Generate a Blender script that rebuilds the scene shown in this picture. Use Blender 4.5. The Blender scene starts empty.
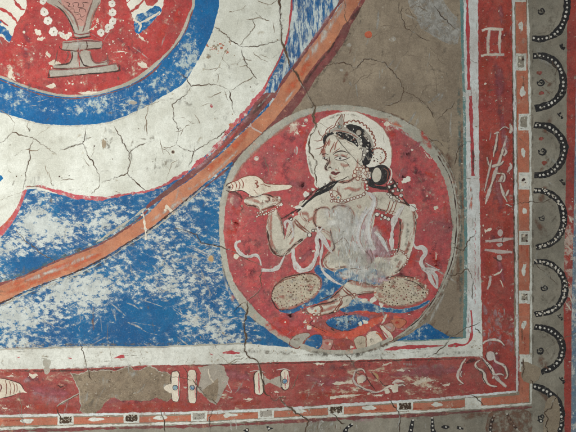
import bpy, math, random
from mathutils import Vector, noise as mn
from mathutils.geometry import delaunay_2d_cdt

random.seed(7)
scene = bpy.context.scene
C = scene.collection
S = 0.0025                                   # metres of wall per pixel of the photograph (wall 1.44 m x 1.08 m in view)

def X(x): return (x - 288) * S
def Zc(y): return (216 - y) * S

# ------------------------------------------------------------------ camera, light, exposure
cam = bpy.data.cameras.new('camera'); camo = bpy.data.objects.new('camera', cam); C.objects.link(camo)
camo.location = (0, -2.2, 0); camo.rotation_euler = (math.radians(90), 0, 0)
cam.sensor_width = 36; cam.lens = 36 * 2.2 / (576 * S); cam.clip_start = 0.01; cam.clip_end = 50
scene.camera = camo
w = bpy.data.worlds.new('World'); scene.world = w; w.use_nodes = True
w.node_tree.nodes['Background'].inputs[0].default_value = (0.90, 0.97, 1.0, 1)
w.node_tree.nodes['Background'].inputs[1].default_value = 0.21
def area(name, loc, target, size, power, col):
    l = bpy.data.lights.new(name, 'AREA'); l.size = size; l.energy = power; l.color = col
    o = bpy.data.objects.new(name, l); C.objects.link(o); o.location = loc
    o.rotation_euler = (Vector(target) - Vector(loc)).to_track_quat('-Z', 'Y').to_euler()
area('front_left_lamp', (-1.05, -1.55, 0.18), (-0.25, 0, 0.0), 0.45, 36, (1.0, 1.0, 0.985))  # area lamp added at front left so the wall dims to the right
scene.cycles.transparent_max_bounces = 48
scene.view_settings.view_transform = 'Standard'
try: scene.view_settings.look = 'None'
except Exception: pass
scene.view_settings.exposure = 0.0
scene.view_settings.gamma = 1.0

# ------------------------------------------------------------------ materials
def lin(c):
    out = []
    for v in c:
        v = v / 255.0
        out.append(v / 12.92 if v <= 0.04045 else ((v + 0.055) / 1.055) ** 2.4)
    return tuple(out) + (1,)

def mat(name, col, col2=None, flake=None, fcol=(196, 192, 176), fscale=45, stretch=(1, 1, 1), rot=0, chips=0.0, grain=0.12,
        soft=False, dens=1.0, rough=0.85, bump=0.35, dirt=0.0, tone=9, grit=0.0, fw=0.02, dust=0.20, blotch=0.3, nick=0.0):
    m = bpy.data.materials.new(name); m.use_nodes = True
    nt = m.node_tree; N = nt.nodes; L = nt.links
    bs = N['Principled BSDF']; out = N['Material Output']
    def nd(t, **k):
        n = N.new(t)
        for a, b in k.items(): setattr(n, a, b)
        return n
    def math_(op, a, b=None, cl=False):
        n = nd('ShaderNodeMath', operation=op, use_clamp=cl)
        for i, v in enumerate((a, b)):
            if v is None: continue
            if isinstance(v, (int, float)): n.inputs[i].default_value = v
            else: L.new(v, n.inputs[i])
        return n.outputs[0]
    geo = nd('ShaderNodeNewGeometry')
    def noi(scale, det=6, rgh=0.6, mapped=False, off=(0, 0, 0)):
        n = nd('ShaderNodeTexNoise'); n.inputs['Scale'].default_value = scale
        n.inputs['Detail'].default_value = det; n.inputs['Roughness'].default_value = rgh
        mp = nd('ShaderNodeMapping'); mp.inputs['Location'].default_value = off
        if mapped:
            mp.inputs['Rotation'].default_value = (0, rot, 0); mp.inputs['Scale'].default_value = stretch
        L.new(geo.outputs['Position'], mp.inputs[0]); L.new(mp.outputs[0], n.inputs[0])
        return n.outputs[0]
    def ramp(v, a, b):
        n = nd('ShaderNodeMapRange', interpolation_type='SMOOTHSTEP'); L.new(v, n.inputs[0])
        n.inputs[1].default_value = a; n.inputs[2].default_value = b
        return n.outputs[0]
    def mix(f, a, b, blend='MIX'):
        n = nd('ShaderNodeMix', data_type='RGBA', blend_type=blend)
        if isinstance(f, (int, float)): n.inputs[0].default_value = f
        else: L.new(f, n.inputs[0])
        for i, v in ((6, a), (7, b)):
            if isinstance(v, tuple): n.inputs[i].default_value = v
            else: L.new(v, n.inputs[i])
        return n.outputs[2]
    col = lin(col); col2 = lin(col2) if col2 else tuple(v * 0.75 for v in col[:3]) + (1,)
    base = mix(ramp(noi(tone, 6, 0.62), 0.38, 0.62), col, col2)
    fine = noi(170, 6, 0.7, off=(3, 1, 5))
    base = mix(ramp(noi(38, 5, 0.65, off=(9, 2, 4)), 0.42, 0.70), base, mix(0.5, base, col2))
    wear = nd('ShaderNodeAttribute', attribute_name='wear').outputs['Fac']
    height = math_('MULTIPLY', fine, 0.35)
    if dirt:
        d = ramp(noi(14, 9, 0.7, off=(2, 7, 1)), 0.56, 0.74)
        base = mix(math_('MULTIPLY', d, dirt), base, lin((120, 108, 88)))
    if grit:
        g = ramp(noi(420, 3, 0.6, off=(1, 1, 8)), 0.60, 0.68)
        base = mix(math_('MULTIPLY', g, grit), base, lin((52, 46, 38)))
        g2 = ramp(noi(330, 3, 0.6, off=(5, 3, 2)), 0.62, 0.70)
        base = mix(math_('MULTIPLY', g2, grit * 0.8), base, lin((190, 182, 160)))
    vr = noi(75, 7, 0.72, off=(5, 9, 2))                 # blotchy pigment: thin and thick spots of the same paint
    base = mix(math_('MULTIPLY', ramp(vr, 0.50, 0.62), blotch), base, tuple(q * 0.62 for q in col2[:3]) + (1,))
    base = mix(math_('MULTIPLY', ramp(vr, 0.46, 0.34), blotch * 0.7), base, tuple(min(1, q * 1.3 + 0.012) for q in col[:3]) + (1,))
    if flake is not None:
        big = noi(fscale, 12, 0.68, True)
        sm = noi(fscale * 4.5, 5, 0.7, True, off=(4, 4, 4))
        v = math_('ADD', math_('MULTIPLY', big, 0.72), math_('MULTIPLY', sm, 0.28))
        v = math_('ADD', v, math_('MULTIPLY', wear, 0.16))
        v = math_('ADD', v, math_('MULTIPLY', math_('SUBTRACT', noi(9, 3, 0.5, off=(3, 3, 9)), 0.5), 0.26))
        mk = ramp(v, flake - fw, flake + fw)
        fc = mix(ramp(noi(30, 6, 0.6, off=(7, 7, 7)), 0.4, 0.65), lin(fcol), tuple(q * 0.78 for q in lin(fcol)[:3]) + (1,))
        base = mix(math_('MULTIPLY', ramp(v, flake - 0.08, flake + 0.01), 0.26), base, fc)
        base = mix(math_('MULTIPLY', mk, 0.93), base, fc)
        height = math_('SUBTRACT', height, math_('MULTIPLY', mk, 0.55))
    chips = max(chips, nick)
    if chips:
        mk = ramp(noi(130, 4, 0.55, off=(6, 0, 3)), 0.70 - chips, 0.73 - chips)
        base = mix(math_('MULTIPLY', mk, 0.85), base, lin(fcol))
        height = math_('SUBTRACT', height, math_('MULTIPLY', mk, 0.5))
    pt = math_('ADD', math_('MULTIPLY', ramp(noi(24, 10, 0.75, off=(8, 3, 3)), 0.40, 0.72), dust), dust * 0.45)
    base = mix(pt, base, lin((156, 140, 122)))
    sand = noi(330, 4, 0.8, off=(2, 5, 5)); sand2 = noi(260, 3, 0.8, off=(12, 5, 1))
    base = mix(math_('MULTIPLY', ramp(sand2, 0.54, 0.68), 0.09), base, lin((206, 200, 184)))
    k = math_('ADD', math_('MULTIPLY', fine, 2 * grain), 1 - grain)
    k = math_('MULTIPLY', k, math_('ADD', math_('MULTIPLY', sand, 1.0), 0.5))
    vm = nd('ShaderNodeVectorMath', operation='SCALE'); L.new(base, vm.inputs[0]); L.new(k, vm.inputs['Scale'])
    L.new(vm.outputs[0], bs.inputs['Base Color'])
    bs.inputs['Roughness'].default_value = rough
    bs.inputs['Specular IOR Level'].default_value = 0.25
    # wall relief, the same for every layer: trowelled unevenness, sandy grain, flake steps
    hh = math_('ADD', math_('MULTIPLY', noi(7, 3, 0.5, off=(1, 2, 3)), 14.0), math_('MULTIPLY', noi(32, 4, 0.55), 2.2))
    hh = math_('ADD', math_('ADD', hh, height), math_('MULTIPLY', sand, 0.5))
    bp = nd('ShaderNodeBump'); bp.inputs['Strength'].default_value = bump; bp.inputs['Distance'].default_value = 0.0022
    L.new(hh, bp.inputs['Height']); L.new(bp.outputs[0], bs.inputs['Normal'])
    if soft:
        sf = nd('ShaderNodeAttribute', attribute_name='soft').outputs['Fac']
        a = math_('MULTIPLY', ramp(sf, 0.0, 0.9), ramp(noi(60, 9, 0.72, True, off=(2, 8, 8)), 0.62 - dens * 0.3, 0.62))
        a = math_('MULTIPLY', a, min(dens, 1.0), True)
        tr = nd('ShaderNodeBsdfTransparent'); ms = nd('ShaderNodeMixShader')
        L.new(a, ms.inputs[0]); L.new(tr.outputs[0], ms.inputs[1]); L.new(bs.outputs[0], ms.inputs[2]); L.new(ms.outputs[0], out.inputs[0])
    return m

M = dict(
    brown=mat('mud_brown_paint', (146, 132, 112), (122, 109, 92), grit=0.5, chips=0.0, dirt=0.15, grain=0.28, blotch=0.35, dust=0.15, nick=0.005),
    brownL=mat('pale_brown_paint', (150, 136, 114), (132, 118, 98), grit=0.3, grain=0.2),
    white=mat('lime_white_ring', (210, 211, 199), (188, 188, 174), dirt=0.4, grain=0.10, grit=0.2, fcol=(170, 160, 135), dust=0.06, blotch=0.22),
    white2=mat('white_border', (214, 215, 204), (190, 190, 178), dirt=0.30, grain=0.12, flake=0.615, fcol=(150, 138, 115), dust=0.12, blotch=0.3, nick=0.0),
    whiteR=mat('white_border_upright', (214, 222, 219), (190, 188, 182), dirt=0.25, grain=0.12, flake=0.61, fcol=(170, 140, 130), stretch=(2, 1, 0.6)),
    blue=mat('azurite_field', (6, 94, 138), (6, 78, 124), flake=0.540, fcol=(188, 192, 184), fscale=70, grain=0.2, dust=0.05, stretch=(0.8, 1, 1.25), rot=0.5),
    blueS=mat('azurite_wedge', (0, 88, 140), (8, 70, 118), flake=0.512, fcol=(190, 200, 195), fscale=60, stretch=(1.8, 1, 0.35), rot=math.radians(28), grain=0.2, dust=0.06),
    blueR=mat('azurite_ring', (0, 96, 146), (2, 82, 132), flake=0.60, fcol=(172, 184, 180), fscale=62, grain=0.18, dust=0.04),
    blueD=mat('blue_garment', (0, 96, 144), (6, 76, 122), flake=0.58, fcol=(160, 178, 178), fscale=60, grain=0.2, dust=0.08, blotch=0.5),
    blueP=mat('worn_pale_blue', (128, 158, 168), (170, 174, 166), flake=0.51, fcol=(52, 112, 150), fscale=110, grain=0.25, dust=0.1),
    red=mat('vermilion_disc', (172, 50, 50), (148, 44, 48), flake=0.625, fcol=(205, 192, 168), fscale=40, chips=0.01, grain=0.2, tone=13, dust=0.15, blotch=0.6, nick=0.03),
    redM=mat('crimson_medallion', (184, 62, 66), (150, 56, 66), flake=0.63, fcol=(200, 176, 158), fscale=40, grain=0.2, tone=14, dust=0.24, blotch=0.75, nick=0.035),
    redB=mat('bottom_border_red', (158, 60, 58), (136, 50, 50), flake=0.612, fcol=(196, 176, 150), fscale=46, stretch=(0.6, 1, 1.5), chips=0.015, grain=0.2, tone=11, dust=0.2, blotch=0.7, nick=0.03),
    redV=mat('upright_border_red', (166, 58, 48), (144, 50, 48), flake=0.625, fcol=(190, 170, 155), fscale=42, chips=0.025, grain=0.2, tone=12, dust=0.16, blotch=0.7, nick=0.035),
    redW=mat('red_wash', (178, 62, 44), (160, 52, 38), soft=True, dens=0.8),
    purple=mat('purple_wash', (120, 58, 72), (104, 50, 64), soft=True, dens=0.6),
    redbright=mat('bright_red_wash', (205, 58, 50), (190, 50, 44), soft=True, dens=0.85),
    pinkline=mat('pink_edge_line', (186, 70, 84), (160, 60, 70), flake=0.55, fcol=(206, 190, 182), fscale=70),
    line_red=mat('crimson_line', (180, 44, 58), (158, 44, 56), flake=0.63, fcol=(200, 185, 180), fscale=60),
    maroon=mat('maroon_edge', (122, 50, 54), (92, 42, 46), flake=0.60, fcol=(170, 120, 100), fscale=60, grain=0.2),
    maroonS=mat('dark_maroon_wash', (62, 32, 36), (50, 28, 30), soft=True, dens=0.9),
    orange=mat('orange_band', (186, 120, 86), (164, 98, 70), flake=0.64, fcol=(206, 180, 150), fscale=40, grain=0.16, tone=16, dust=0.22, nick=0.01),
    orangeW=mat('orange_wash', (210, 96, 58), (196, 84, 50), soft=True, dens=0.85),
    orangeD=mat('orange_strip', (186, 104, 76), (162, 88, 66), flake=0.61, fcol=(190, 165, 145), fscale=50, grain=0.18, dust=0.25, nick=0.02),
    paleW=mat('pale_scuff', (212, 210, 200), (186, 184, 174), soft=True, dens=0.8, stretch=(1.6, 1, 0.5)),
    paleF=mat('pale_rub_and_lit_lip', (196, 198, 190), (176, 176, 168), soft=True, dens=0.62, stretch=(2.2, 1, 0.4)),
    ochreW=mat('ochre_stain', (178, 162, 128), (160, 146, 116), soft=True, dens=0.4),
    scour=mat('scoured_lime_white', (222, 222, 216), (204, 206, 202), soft=True, dens=1.5, stretch=(2.4, 1, 0.45), dust=0.0, blotch=0.1),
    scourP=mat('scoured_patch', (210, 208, 198), (196, 192, 182), soft=True, dens=1.25, stretch=(1.8, 1, 0.7), dust=0.0, blotch=0.25),
    scourL=mat('scoured_pink_patch', (196, 172, 172), (186, 156, 158), soft=True, dens=0.95, stretch=(1.6, 1, 0.7), dust=0.0, blotch=0.25),
    mauveW=mat('mauve_wash', (164, 84, 92), (146, 70, 80), soft=True, dens=1.1),
    scuffW=mat('scuffed_pale_film', (168, 166, 158), (150, 146, 138), soft=True, dens=0.9, dust=0.1),
    scourG=mat('scoured_grey_film', (190, 186, 174), (172, 168, 156), soft=True, dens=1.0, stretch=(2, 1, 0.6), dust=0.0),
    greyW=mat('grey_grime', (120, 112, 98), (100, 94, 84), soft=True, dens=0.55),
    darkW=mat('dark_grime_and_shade', (70, 62, 54), (60, 52, 46), soft=True, dens=0.5),
    pinkW=mat('pink_wash', (184, 122, 106), (168, 104, 92), soft=True, dens=1.0),
    brownW=mat('brown_wash', (120, 84, 66), (110, 74, 58), soft=True, dens=0.8),
    tealW=mat('teal_wash', (66, 112, 112), (70, 100, 100), soft=True, dens=0.7),
    lilacW=mat('rubbed_pink_paint', (186, 150, 152), (176, 134, 138), soft=True, dens=0.75),
    rim=mat('grey_white_rim', (176, 174, 160), (150, 148, 134), flake=0.60, fcol=(196, 160, 140), fscale=40, grain=0.2),
    halo=mat('halo_white', (216, 212, 198), (200, 196, 180), dirt=0.12, grain=0.08, dust=0.06, blotch=0.12),
    skin=mat('skin_paint', (204, 198, 180), (180, 173, 156), flake=0.63, fcol=(206, 202, 190), fscale=70, grain=0.14, blotch=0.3, dust=0.04),
    cream=mat('cream_paint', (216, 206, 186), (200, 188, 166), flake=0.63, fcol=(176, 120, 100), fscale=70, grain=0.12),
    pearl=mat('pearl_white', (220, 216, 204), (200, 196, 184), grain=0.12),
    vase=mat('vase_grey_paint', (164, 160, 148), (146, 138, 126), flake=0.63, fcol=(205, 196, 184), fscale=60, grain=0.14),
    vaseP=mat('vase_pink_paint', (182, 136, 124), (168, 120, 110), grain=0.14),
    ink=mat('ink_line', (48, 34, 34), (66, 42, 38), grain=0.2, dust=0.05),
    black=mat('black_paint', (26, 28, 32), (38, 38, 40), flake=0.63, fcol=(130, 124, 112), fscale=90, grain=0.3, dust=0.04),
    bline=mat('red_brown_line', (132, 56, 40), (108, 48, 38), grain=0.2),
    spots=mat('spotted_cloth', (190, 180, 156), (172, 156, 134), flake=0.63, fcol=(214, 206, 190), fscale=80, grain=0.18, blotch=0.35),
    scarf=mat('scarf_white', (208, 204, 196), (188, 184, 178), flake=0.62, fcol=(186, 110, 108), fscale=70, grain=0.12),
    chalk=mat('chalk_stroke', (196, 186, 178), (176, 160, 152), flake=0.60, fcol=(178, 90, 82), fscale=80, grain=0.14),
    teal=mat('teal_line', (72, 120, 120), (92, 130, 126), flake=0.57, fcol=(190, 196, 188), fscale=60),
    grey=mat('grey_green_ground', (146, 141, 126), (118, 114, 101), flake=0.64, fcol=(176, 172, 160), fscale=30, grit=0.2, grain=0.18, blotch=0.3),
    fringe=mat('pale_blue_fringe', (124, 144, 152), (80, 112, 138), flake=0.54, fcol=(196, 196, 190), fscale=60),
    loss=mat('bare_mud_plaster', (140, 124, 102), (122, 106, 86), grit=0.95, grain=0.3, bump=1.0, tone=20, blotch=0.6),
    lossL=mat('bare_lime_plaster', (176, 168, 154), (150, 142, 128), grit=0.3, grain=0.2),
    vermil=mat('orange_red_paint', (200, 90, 68), (178, 68, 56), flake=0.60, fcol=(205, 180, 160), fscale=60, grain=0.2, blotch=0.5, dust=0.08),
    ochre=mat('ochre_spot', (186, 152, 104), (160, 130, 92), grain=0.2),
    crack=mat('crack_shadow', (58, 44, 34), (88, 70, 54), grain=0.2, dust=0.0),
    hair=mat('hair_crack', (92, 80, 66), (120, 106, 88), grain=0.2),
    chip=mat('chip_lime', (214, 206, 188), (196, 184, 164), grain=0.15),
    dust=mat('orange_seal', (192, 84, 48), (176, 74, 42), grain=0.15),
)

# ------------------------------------------------------------------ drawing tools: each piece is laid just above the one before
CELL = 2.0; LAY = {}; STEP = 1.4e-5; TOP = [0]          # how many coats of paint lie on each little square of the wall
def up(cells):
    n = 1 + max((LAY.get(c, 0) for c in cells), default=0)
    for c in cells: LAY[c] = n
    TOP[0] = max(TOP[0], n)
    return -n * STEP - 1e-5
def tri_cells(vs, fs):
    out = set()
    for f in fs:
        P = [vs[i] for i in f]; xs = [q[0] for q in P]; ys = [q[1] for q in P]
        x0, x1, y0, y1 = int(min(xs) // CELL), int(max(xs) // CELL), int(min(ys) // CELL), int(max(ys) // CELL)
        if (x1 - x0) * (y1 - y0) <= 4:
            for a in range(x0, x1 + 1):
                for b in range(y0, y1 + 1): out.add((a, b))
            continue
        (ax, ay), (bx_, by), (cx, cy) = P[0], P[1], P[2]
        if (bx_ - ax) * (cy - ay) - (by - ay) * (cx - ax) < 0: bx_, by, cx, cy = cx, cy, bx_, by
        E3 = []
        for (px, py, qx, qy) in ((ax, ay, bx_, by), (bx_, by, cx, cy), (cx, cy, ax, ay)):
            l = math.hypot(qx - px, qy - py) or 1; E3.append((px, py, (qx - px) / l, (qy - py) / l))
        for a in range(x0, x1 + 1):
            X_ = (a + .5) * CELL
            for b in range(y0, y1 + 1):
                Y_ = (b + .5) * CELL
                if all(dx * (Y_ - py) - dy * (X_ - px) > -CELL * .75 for px, py, dx, dy in E3): out.add((a, b))
    return out

def Z(ox, oy, s, pts): return [(ox + p[0] / s, oy + p[1] / s) + tuple(p[2:]) for p in pts]

def cat(P, closed, step=1.2):
    n = len(P); out = []
    if n < 3 and not closed:
        rng = range(n - 1)
    else: rng = range(n if closed else n - 1)
    for i in rng:
        if closed: a, b, c, d = P[(i - 1) % n], P[i], P[(i + 1) % n], P[(i + 2) % n]
        else:
            b, c = P[i], P[i + 1]
            a = P[i - 1] if i else (2 * b[0] - c[0], 2 * b[1] - c[1]); d = P[i + 2] if i + 2 < n else (2 * c[0] - b[0], 2 * c[1] - b[1])
        k = max(1, int(math.hypot(c[0] - b[0], c[1] - b[1]) / step))
        for j in range(k):
            t = j / k; t2 = t * t; t3 = t2 * t
            out.append(tuple(0.5 * (2 * b[q] + (c[q] - a[q]) * t + (2 * a[q] - 5 * b[q] + 4 * c[q] - d[q]) * t2 + (3 * b[q] - a[q] - 3 * c[q] + d[q]) * t3) for q in (0, 1)))
    if not closed: out.append(tuple(P[-1][:2]))
    return out

def straight(P, closed, step=1.2):
    n = len(P); out = []
    for i in range(n if closed else n - 1):
        b, c = P[i], P[(i + 1) % n]; k = max(1, int(math.hypot(c[0] - b[0], c[1] - b[1]) / step))
        out += [(b[0] + (c[0] - b[0]) * j / k, b[1] + (c[1] - b[1]) * j / k) for j in range(k)]
    if not closed: out.append(tuple(P[-1][:2]))
    return out

def nz(x, y, f, s=0): return mn.noise(Vector((x * f, y * f, s)))

def jit(P, a):
    if not a: return P
    return [(x + a * (nz(x, y, 0.35, 1.3) + 0.7 * nz(x, y, 0.9, 4.1) + 0.6 * nz(x, y, 0.06, 2)), y + a * (nz(x, y, 0.35, 7.7) + 0.7 * nz(x, y, 0.9, 9.4) + 0.6 * nz(x, y, 0.06, 5))) for x, y in P]

def inside(p, poly):
    x, y = p; r = False; j = len(poly) - 1
    for i in range(len(poly)):
        xi, yi = poly[i]; xj, yj = poly[j]
        if (yi > y) != (yj > y) and x < (xj - xi) * (y - yi) / (yj - yi) + xi: r = not r
        j = i
    return r

PARTS = {}
class Part:
    def __init__(s, name, parent=None, label=None, stuff=False):
        s.name, s.parent, s.label, s.stuff = name, parent, label, stuff
        s.v, s.f, s.mi, s.mats, s.wear, s.soft = [], [], [], [], [], []
    def _m(s, m):
        m = M[m]
        if m not in s.mats: s.mats.append(m)
        return s.mats.index(m)
    def _add(s, vs, fs, m, y, wear=None, soft=None):
        o = len(s.v); s.v += [(X(a), y, Zc(b)) for a, b in vs]
        s.wear += wear or [0.0] * len(vs); s.soft += soft or [1.0] * len(vs)
        k = s._m(m)
        for f in fs: s.f.append(tuple(o + i for i in f)); s.mi.append(k)
    def fill(s, P, m, smooth=True, j=0.55, wear=None, grid=9, step=1.2, d=1e-5):
        Q = (cat if smooth else straight)([p[:2] for p in P], True, step); Q = jit(Q, j); n = len(Q)
        pts = list(Q)
        if wear:
            xs = [q[0] for q in Q]; ys = [q[1] for q in Q]
            a = min(xs) + grid / 2
            while a < max(xs):
                b = min(ys) + grid / 2
                while b < max(ys):
                    if inside((a, b), Q): pts.append((a + random.uniform(-1, 1), b + random.uniform(-1, 1)))
                    b += grid
                a += grid
        r = delaunay_2d_cdt([Vector(p) for p in pts], [], [list(range(n))], 1, 1e-4)
        vs = [tuple(q) for q in r[0]]
        wv = [sum(k * math.exp(-((q[0] - bx) / br) ** 2 - ((q[1] - by) / (br * (rest[0] if rest else 1))) ** 2) for bx, by, br, k, *rest in wear) for q in vs] if wear else None
        fs = [tuple(f) for f in r[2]]
        s._add(vs, fs, m, up(tri_cells(vs, fs)), wv)
        return s
    def stroke(s, P, m, w=1.0, smooth=True, closed=False, j=0.3, taper=0.5, vary=0.25, soft=False, step=1.0, d=4e-6, w2=None):
        Q = (cat if smooth else straight)([p[:2] for p in P], closed, step); Q = jit(Q, j); n = len(Q)
        if n < 2: return s
        vs, sf = [], []; off = random.uniform(0, 50)
        for i, (x, y) in enumerate(Q):
            a = Q[(i - 1) % n] if closed else Q[max(i - 1, 0)]; b = Q[(i + 1) % n] if closed else Q[min(i + 1, n - 1)]
            tx, ty = b[0] - a[0], b[1] - a[1]; l = math.hypot(tx, ty) or 1; nx, ny = -ty / l, tx / l
            t = i / max(n - 1, 1)
            ww = w if w2 is None else w + (w2 - w) * t
            h = ww / 2 * (1 + vary * 1.8 * (mn.noise(Vector((off, i * 0.09 * step, 0))) + .5 * mn.noise(Vector((off, i * 0.31 * step, 7)))))
            e = 1
            if not closed:
                tl = min(0.5, 4 * ww / max(n * step, 1)) if taper < 1 else 0.5
                e = 1 - taper * (1 - min(1, min(t, 1 - t) / max(tl, 1e-3))) if taper else 1
            h *= max(e, 0.08)
            if soft:
                vs += [(x + nx * h, y + ny * h), (x, y), (x - nx * h, y - ny * h)]
                se = min(1, min(t, 1 - t) * 6) if not closed else 1
                sf += [0, se, 0]
            else: vs += [(x + nx * h, y + ny * h), (x - nx * h, y - ny * h)]; sf += [1, 1]
        k = 3 if soft else 2; fs = []
        for i in range(n if closed else n - 1):
            p, q = i * k, ((i + 1) % n) * k
            fs.append((p, p + 1, q + 1, q))
            if soft: fs.append((p + 1, p + 2, q + 2, q + 1))
        s._add(vs, fs, m, up(tri_cells(vs, [f[:3] for f in fs] + [(f[0], f[2], f[3]) for f in fs])), None, sf)
        return s
    def dots(s, L, m, j=0.25, soft=False, d=5e-6, asp=1.0, lump=0.25):
        for q in L:
            x0, y0, r = q[:3]; ry = q[3] if len(q) > 3 else r * asp; n = max(8, min(22, int(r * 5)))
            vs = [(x0, y0)]; o = random.uniform(0, 99)
            for i in range(n):
                a = 2 * math.pi * i / n; k = 1 + lump * 1.6 * mn.noise(Vector((o + math.cos(a), math.sin(a), o)))
                vs.append((x0 + r * k * math.cos(a), y0 + ry * k * math.sin(a)))
            fs = [(0, (i + 1) % n + 1, i % n + 1) for i in range(n)]
            s._add(vs, fs, m, up(tri_cells(vs, fs)), None, [1.0] + [0.0 if soft else 1.0] * n)
        return s
    def rings(s, L, m, w=0.7):
        for x, y, r in L:
            s.stroke([(x + r * math.cos(a * 1.047), y + r * math.sin(a * 1.047)) for a in range(6)], m, w, closed=True, j=0.15, step=0.6)
        return s
    def done(s):
        F = []
        for f in s.f:                                    # every face looks out of the wall, towards -Y
            ar = sum(s.v[f[i]][0] * s.v[f[(i + 1) % len(f)]][2] - s.v[f[(i + 1) % len(f)]][0] * s.v[f[i]][2] for i in range(len(f)))
            F.append(f if ar > 0 else f[::-1])
        me = bpy.data.meshes.new(s.name); me.from_pydata(s.v, [], F)
        for m in s.mats: me.materials.append(m)
        me.polygons.foreach_set('material_index', s.mi)
        for an, dat in (('wear', s.wear), ('soft', s.soft)):
            a = me.attributes.new(an, 'FLOAT', 'POINT'); a.data.foreach_set('value', dat)
        me.update()
        o = bpy.data.objects.new(s.name, me); C.objects.link(o); o.parent = s.parent
        if s.label: o['label'] = s.label
        if s.stuff: o['kind'] = 'stuff'
        return o

# ------------------------------------------------------------------ the wall itself
wall = bpy.data.objects.new('mural', None); C.objects.link(wall)
wall['label'] = 'cracked plaster wall painted with a seated figure medallion, blue and white rings and red borders'
wall['category'] = 'mural'

X0, X1, Y0, Y1 = -130, 706, -120, 552
me = bpy.data.meshes.new('plaster_wall')
vv = [(X(x), yy, Zc(y)) for yy in (0, 0.12) for x, y in ((X0, Y0), (X1, Y0), (X1, Y1), (X0, Y1))]
me.from_pydata(vv, [], [(0, 3, 2, 1), (4, 5, 6, 7), (0, 1, 5, 4), (1, 2, 6, 5), (2, 3, 7, 6), (3, 0, 4, 7)]); me.materials.append(M['brown'])
ob = bpy.data.objects.new('plaster_ground', me); C.objects.link(ob); ob.parent = wall

# ------------------------------------------------------------------ blue field, white ring, blue ring, red disc
arc_top = [(420, -120), (366, -30)] + Z(280, 0, 3.84, [(245, 0), (190, 80), (110, 190), (30, 290)]) + Z(140, 105, 3.84, [(500, 0), (410, 90), (320, 180), (200, 280), (100, 350)]) + [(146, 216), (125, 230), (104, 243), (78, 254), (52, 264), (26, 276), (0, 285), (-60, 303), (-130, 316)]
arc_bot = [(446, -120), (384, -30), (361, 0), (349, 21), (332, 47), (314, 68), (299, 91), (286, 106), (262, 134), (231, 162), (205, 183), (174, 209), (150, 228), (130, 240.6), (104, 257), (78, 270), (52, 280), (26, 290), (0, 302), (-60, 321), (-130, 335)]

p = Part('blue_field', wall)
wr = [(50, 228, 22, .5, .5), (105, 216, 22, .45, .5), (95, 290, 26, .5, .6), (28, 314, 26, .6, .5), (150, 245, 20, .25), (176, 285, 20, .35), (200, 230, 12, .3), (190, 322, 10, .45), (30, 225, 14, .5), (20, 252, 24, .4, .4),
      (125, 325, 45, -.45, .5), (145, 258, 12, -.6), (160, 310, 30, -.4, .4), (205, 220, 14, -.5), (20, 200, 18, -.1), (35, 262, 34, -.8, .3), (70, 285, 30, .3), (225, 330, 20, .5), (240, 320, 12, -.5), (275, 335, 16, -.7), (45, 208, 16, .3), (75, 205, 40, -.25, .4), (10, 345, 30, .4)]
p.fill([(-130, -120), (430, -120), (366, -10), (345, 30), (318, 70), (292, 104), (270, 130), (300, 200), (300, 352), (150, 352), (-130, 355)], 'blue', smooth=False, j=0, wear=wr, grid=8, step=8)
p.fill([(365, -60), (340, 6), (308, 60), (285, 90), (268, 108), (250, 118), (262, 96), (285, 60), (289, 20), (292, 0), (300, -60)], 'blueS', j=.8, wear=[(300, 40, 60, .1)])
for q in ([(-40, 292), (0, 283), (52, 262), (104, 240), (135, 222), (160, 200)],): p.stroke(q, 'tealW', 9, soft=True, taper=0)
p.stroke([(0, 305), (52, 285), (90, 270), (128, 246), (160, 226)], 'darkW', 7, soft=True, taper=0)
for q in ([(3, 345), (6, 348), (40, 347)], [(94, 305), (93, 320), (94, 332)]): p.stroke(q, 'brownW', 3, soft=True)
# scraped paint showing the lime beneath, in long brushy scuffs
for i in range(70):
    x, y = random.uniform(-20, 225), random.uniform(220, 345)
    if y < 302 - 0.44 * x + 25: continue
    a = random.choice([0.35, 0.6, 1.5, -0.3]) + random.uniform(-.3, .3); l = random.uniform(6, 26)
    p.stroke([(x, y), (x + l * .5 * math.cos(a) + random.uniform(-2, 2), y + l * .5 * math.sin(a)), (x + l * math.cos(a), y + l * math.sin(a) + random.uniform(-3, 3))], 'paleW', random.uniform(1, 3.2), soft=True)
for q, ww in (([(172, 228), (190, 234), (199, 243), (215, 246), (226, 247)], 1.6), ([(197, 300), (197, 322)], 1.4), ([(208, 300), (210, 322)], 1.3), ([(200, 268), (206, 283), (212, 297)], 1.8), ([(222, 262), (226, 284), (236, 306)], 2.6), ([(175, 262), (190, 256), (204, 262)], 3)):
    p.stroke(q, 'paleW', ww * 1.6, soft=True)
for i in range(30):
    x, y = random.uniform(90, 245), random.uniform(235, 344); a = random.choice([.5, -.5, 1.5, .2]) + random.uniform(-.2, .2); l = random.uniform(8, 30)
    if x + l < 258: p.stroke([(x, y), (x + l * .5 * math.cos(a), y + l * .5 * math.sin(a) + random.uniform(-1, 1)), (x + l * math.cos(a), min(346, y + l * math.sin(a)))], 'paleW', random.uniform(.6, 1.8), soft=True)
p.dots([(210.5, 259, 4.2)], 'paleW'); p.dots([(211, 259, 2.6, 3.2)], 'ochre')
p.dots([(233, 297, 3, 5)], 'orangeW', soft=True)
p.stroke([(-130, 352), (0, 349.5), (78, 347), (150, 347), (218, 344.5), (252, 343)], 'rim', 1.6, taper=0)
p.stroke([(0, 346), (78, 344.5), (150, 344), (218, 342)], 'greyW', 3.5, soft=True)
p.done()

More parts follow.
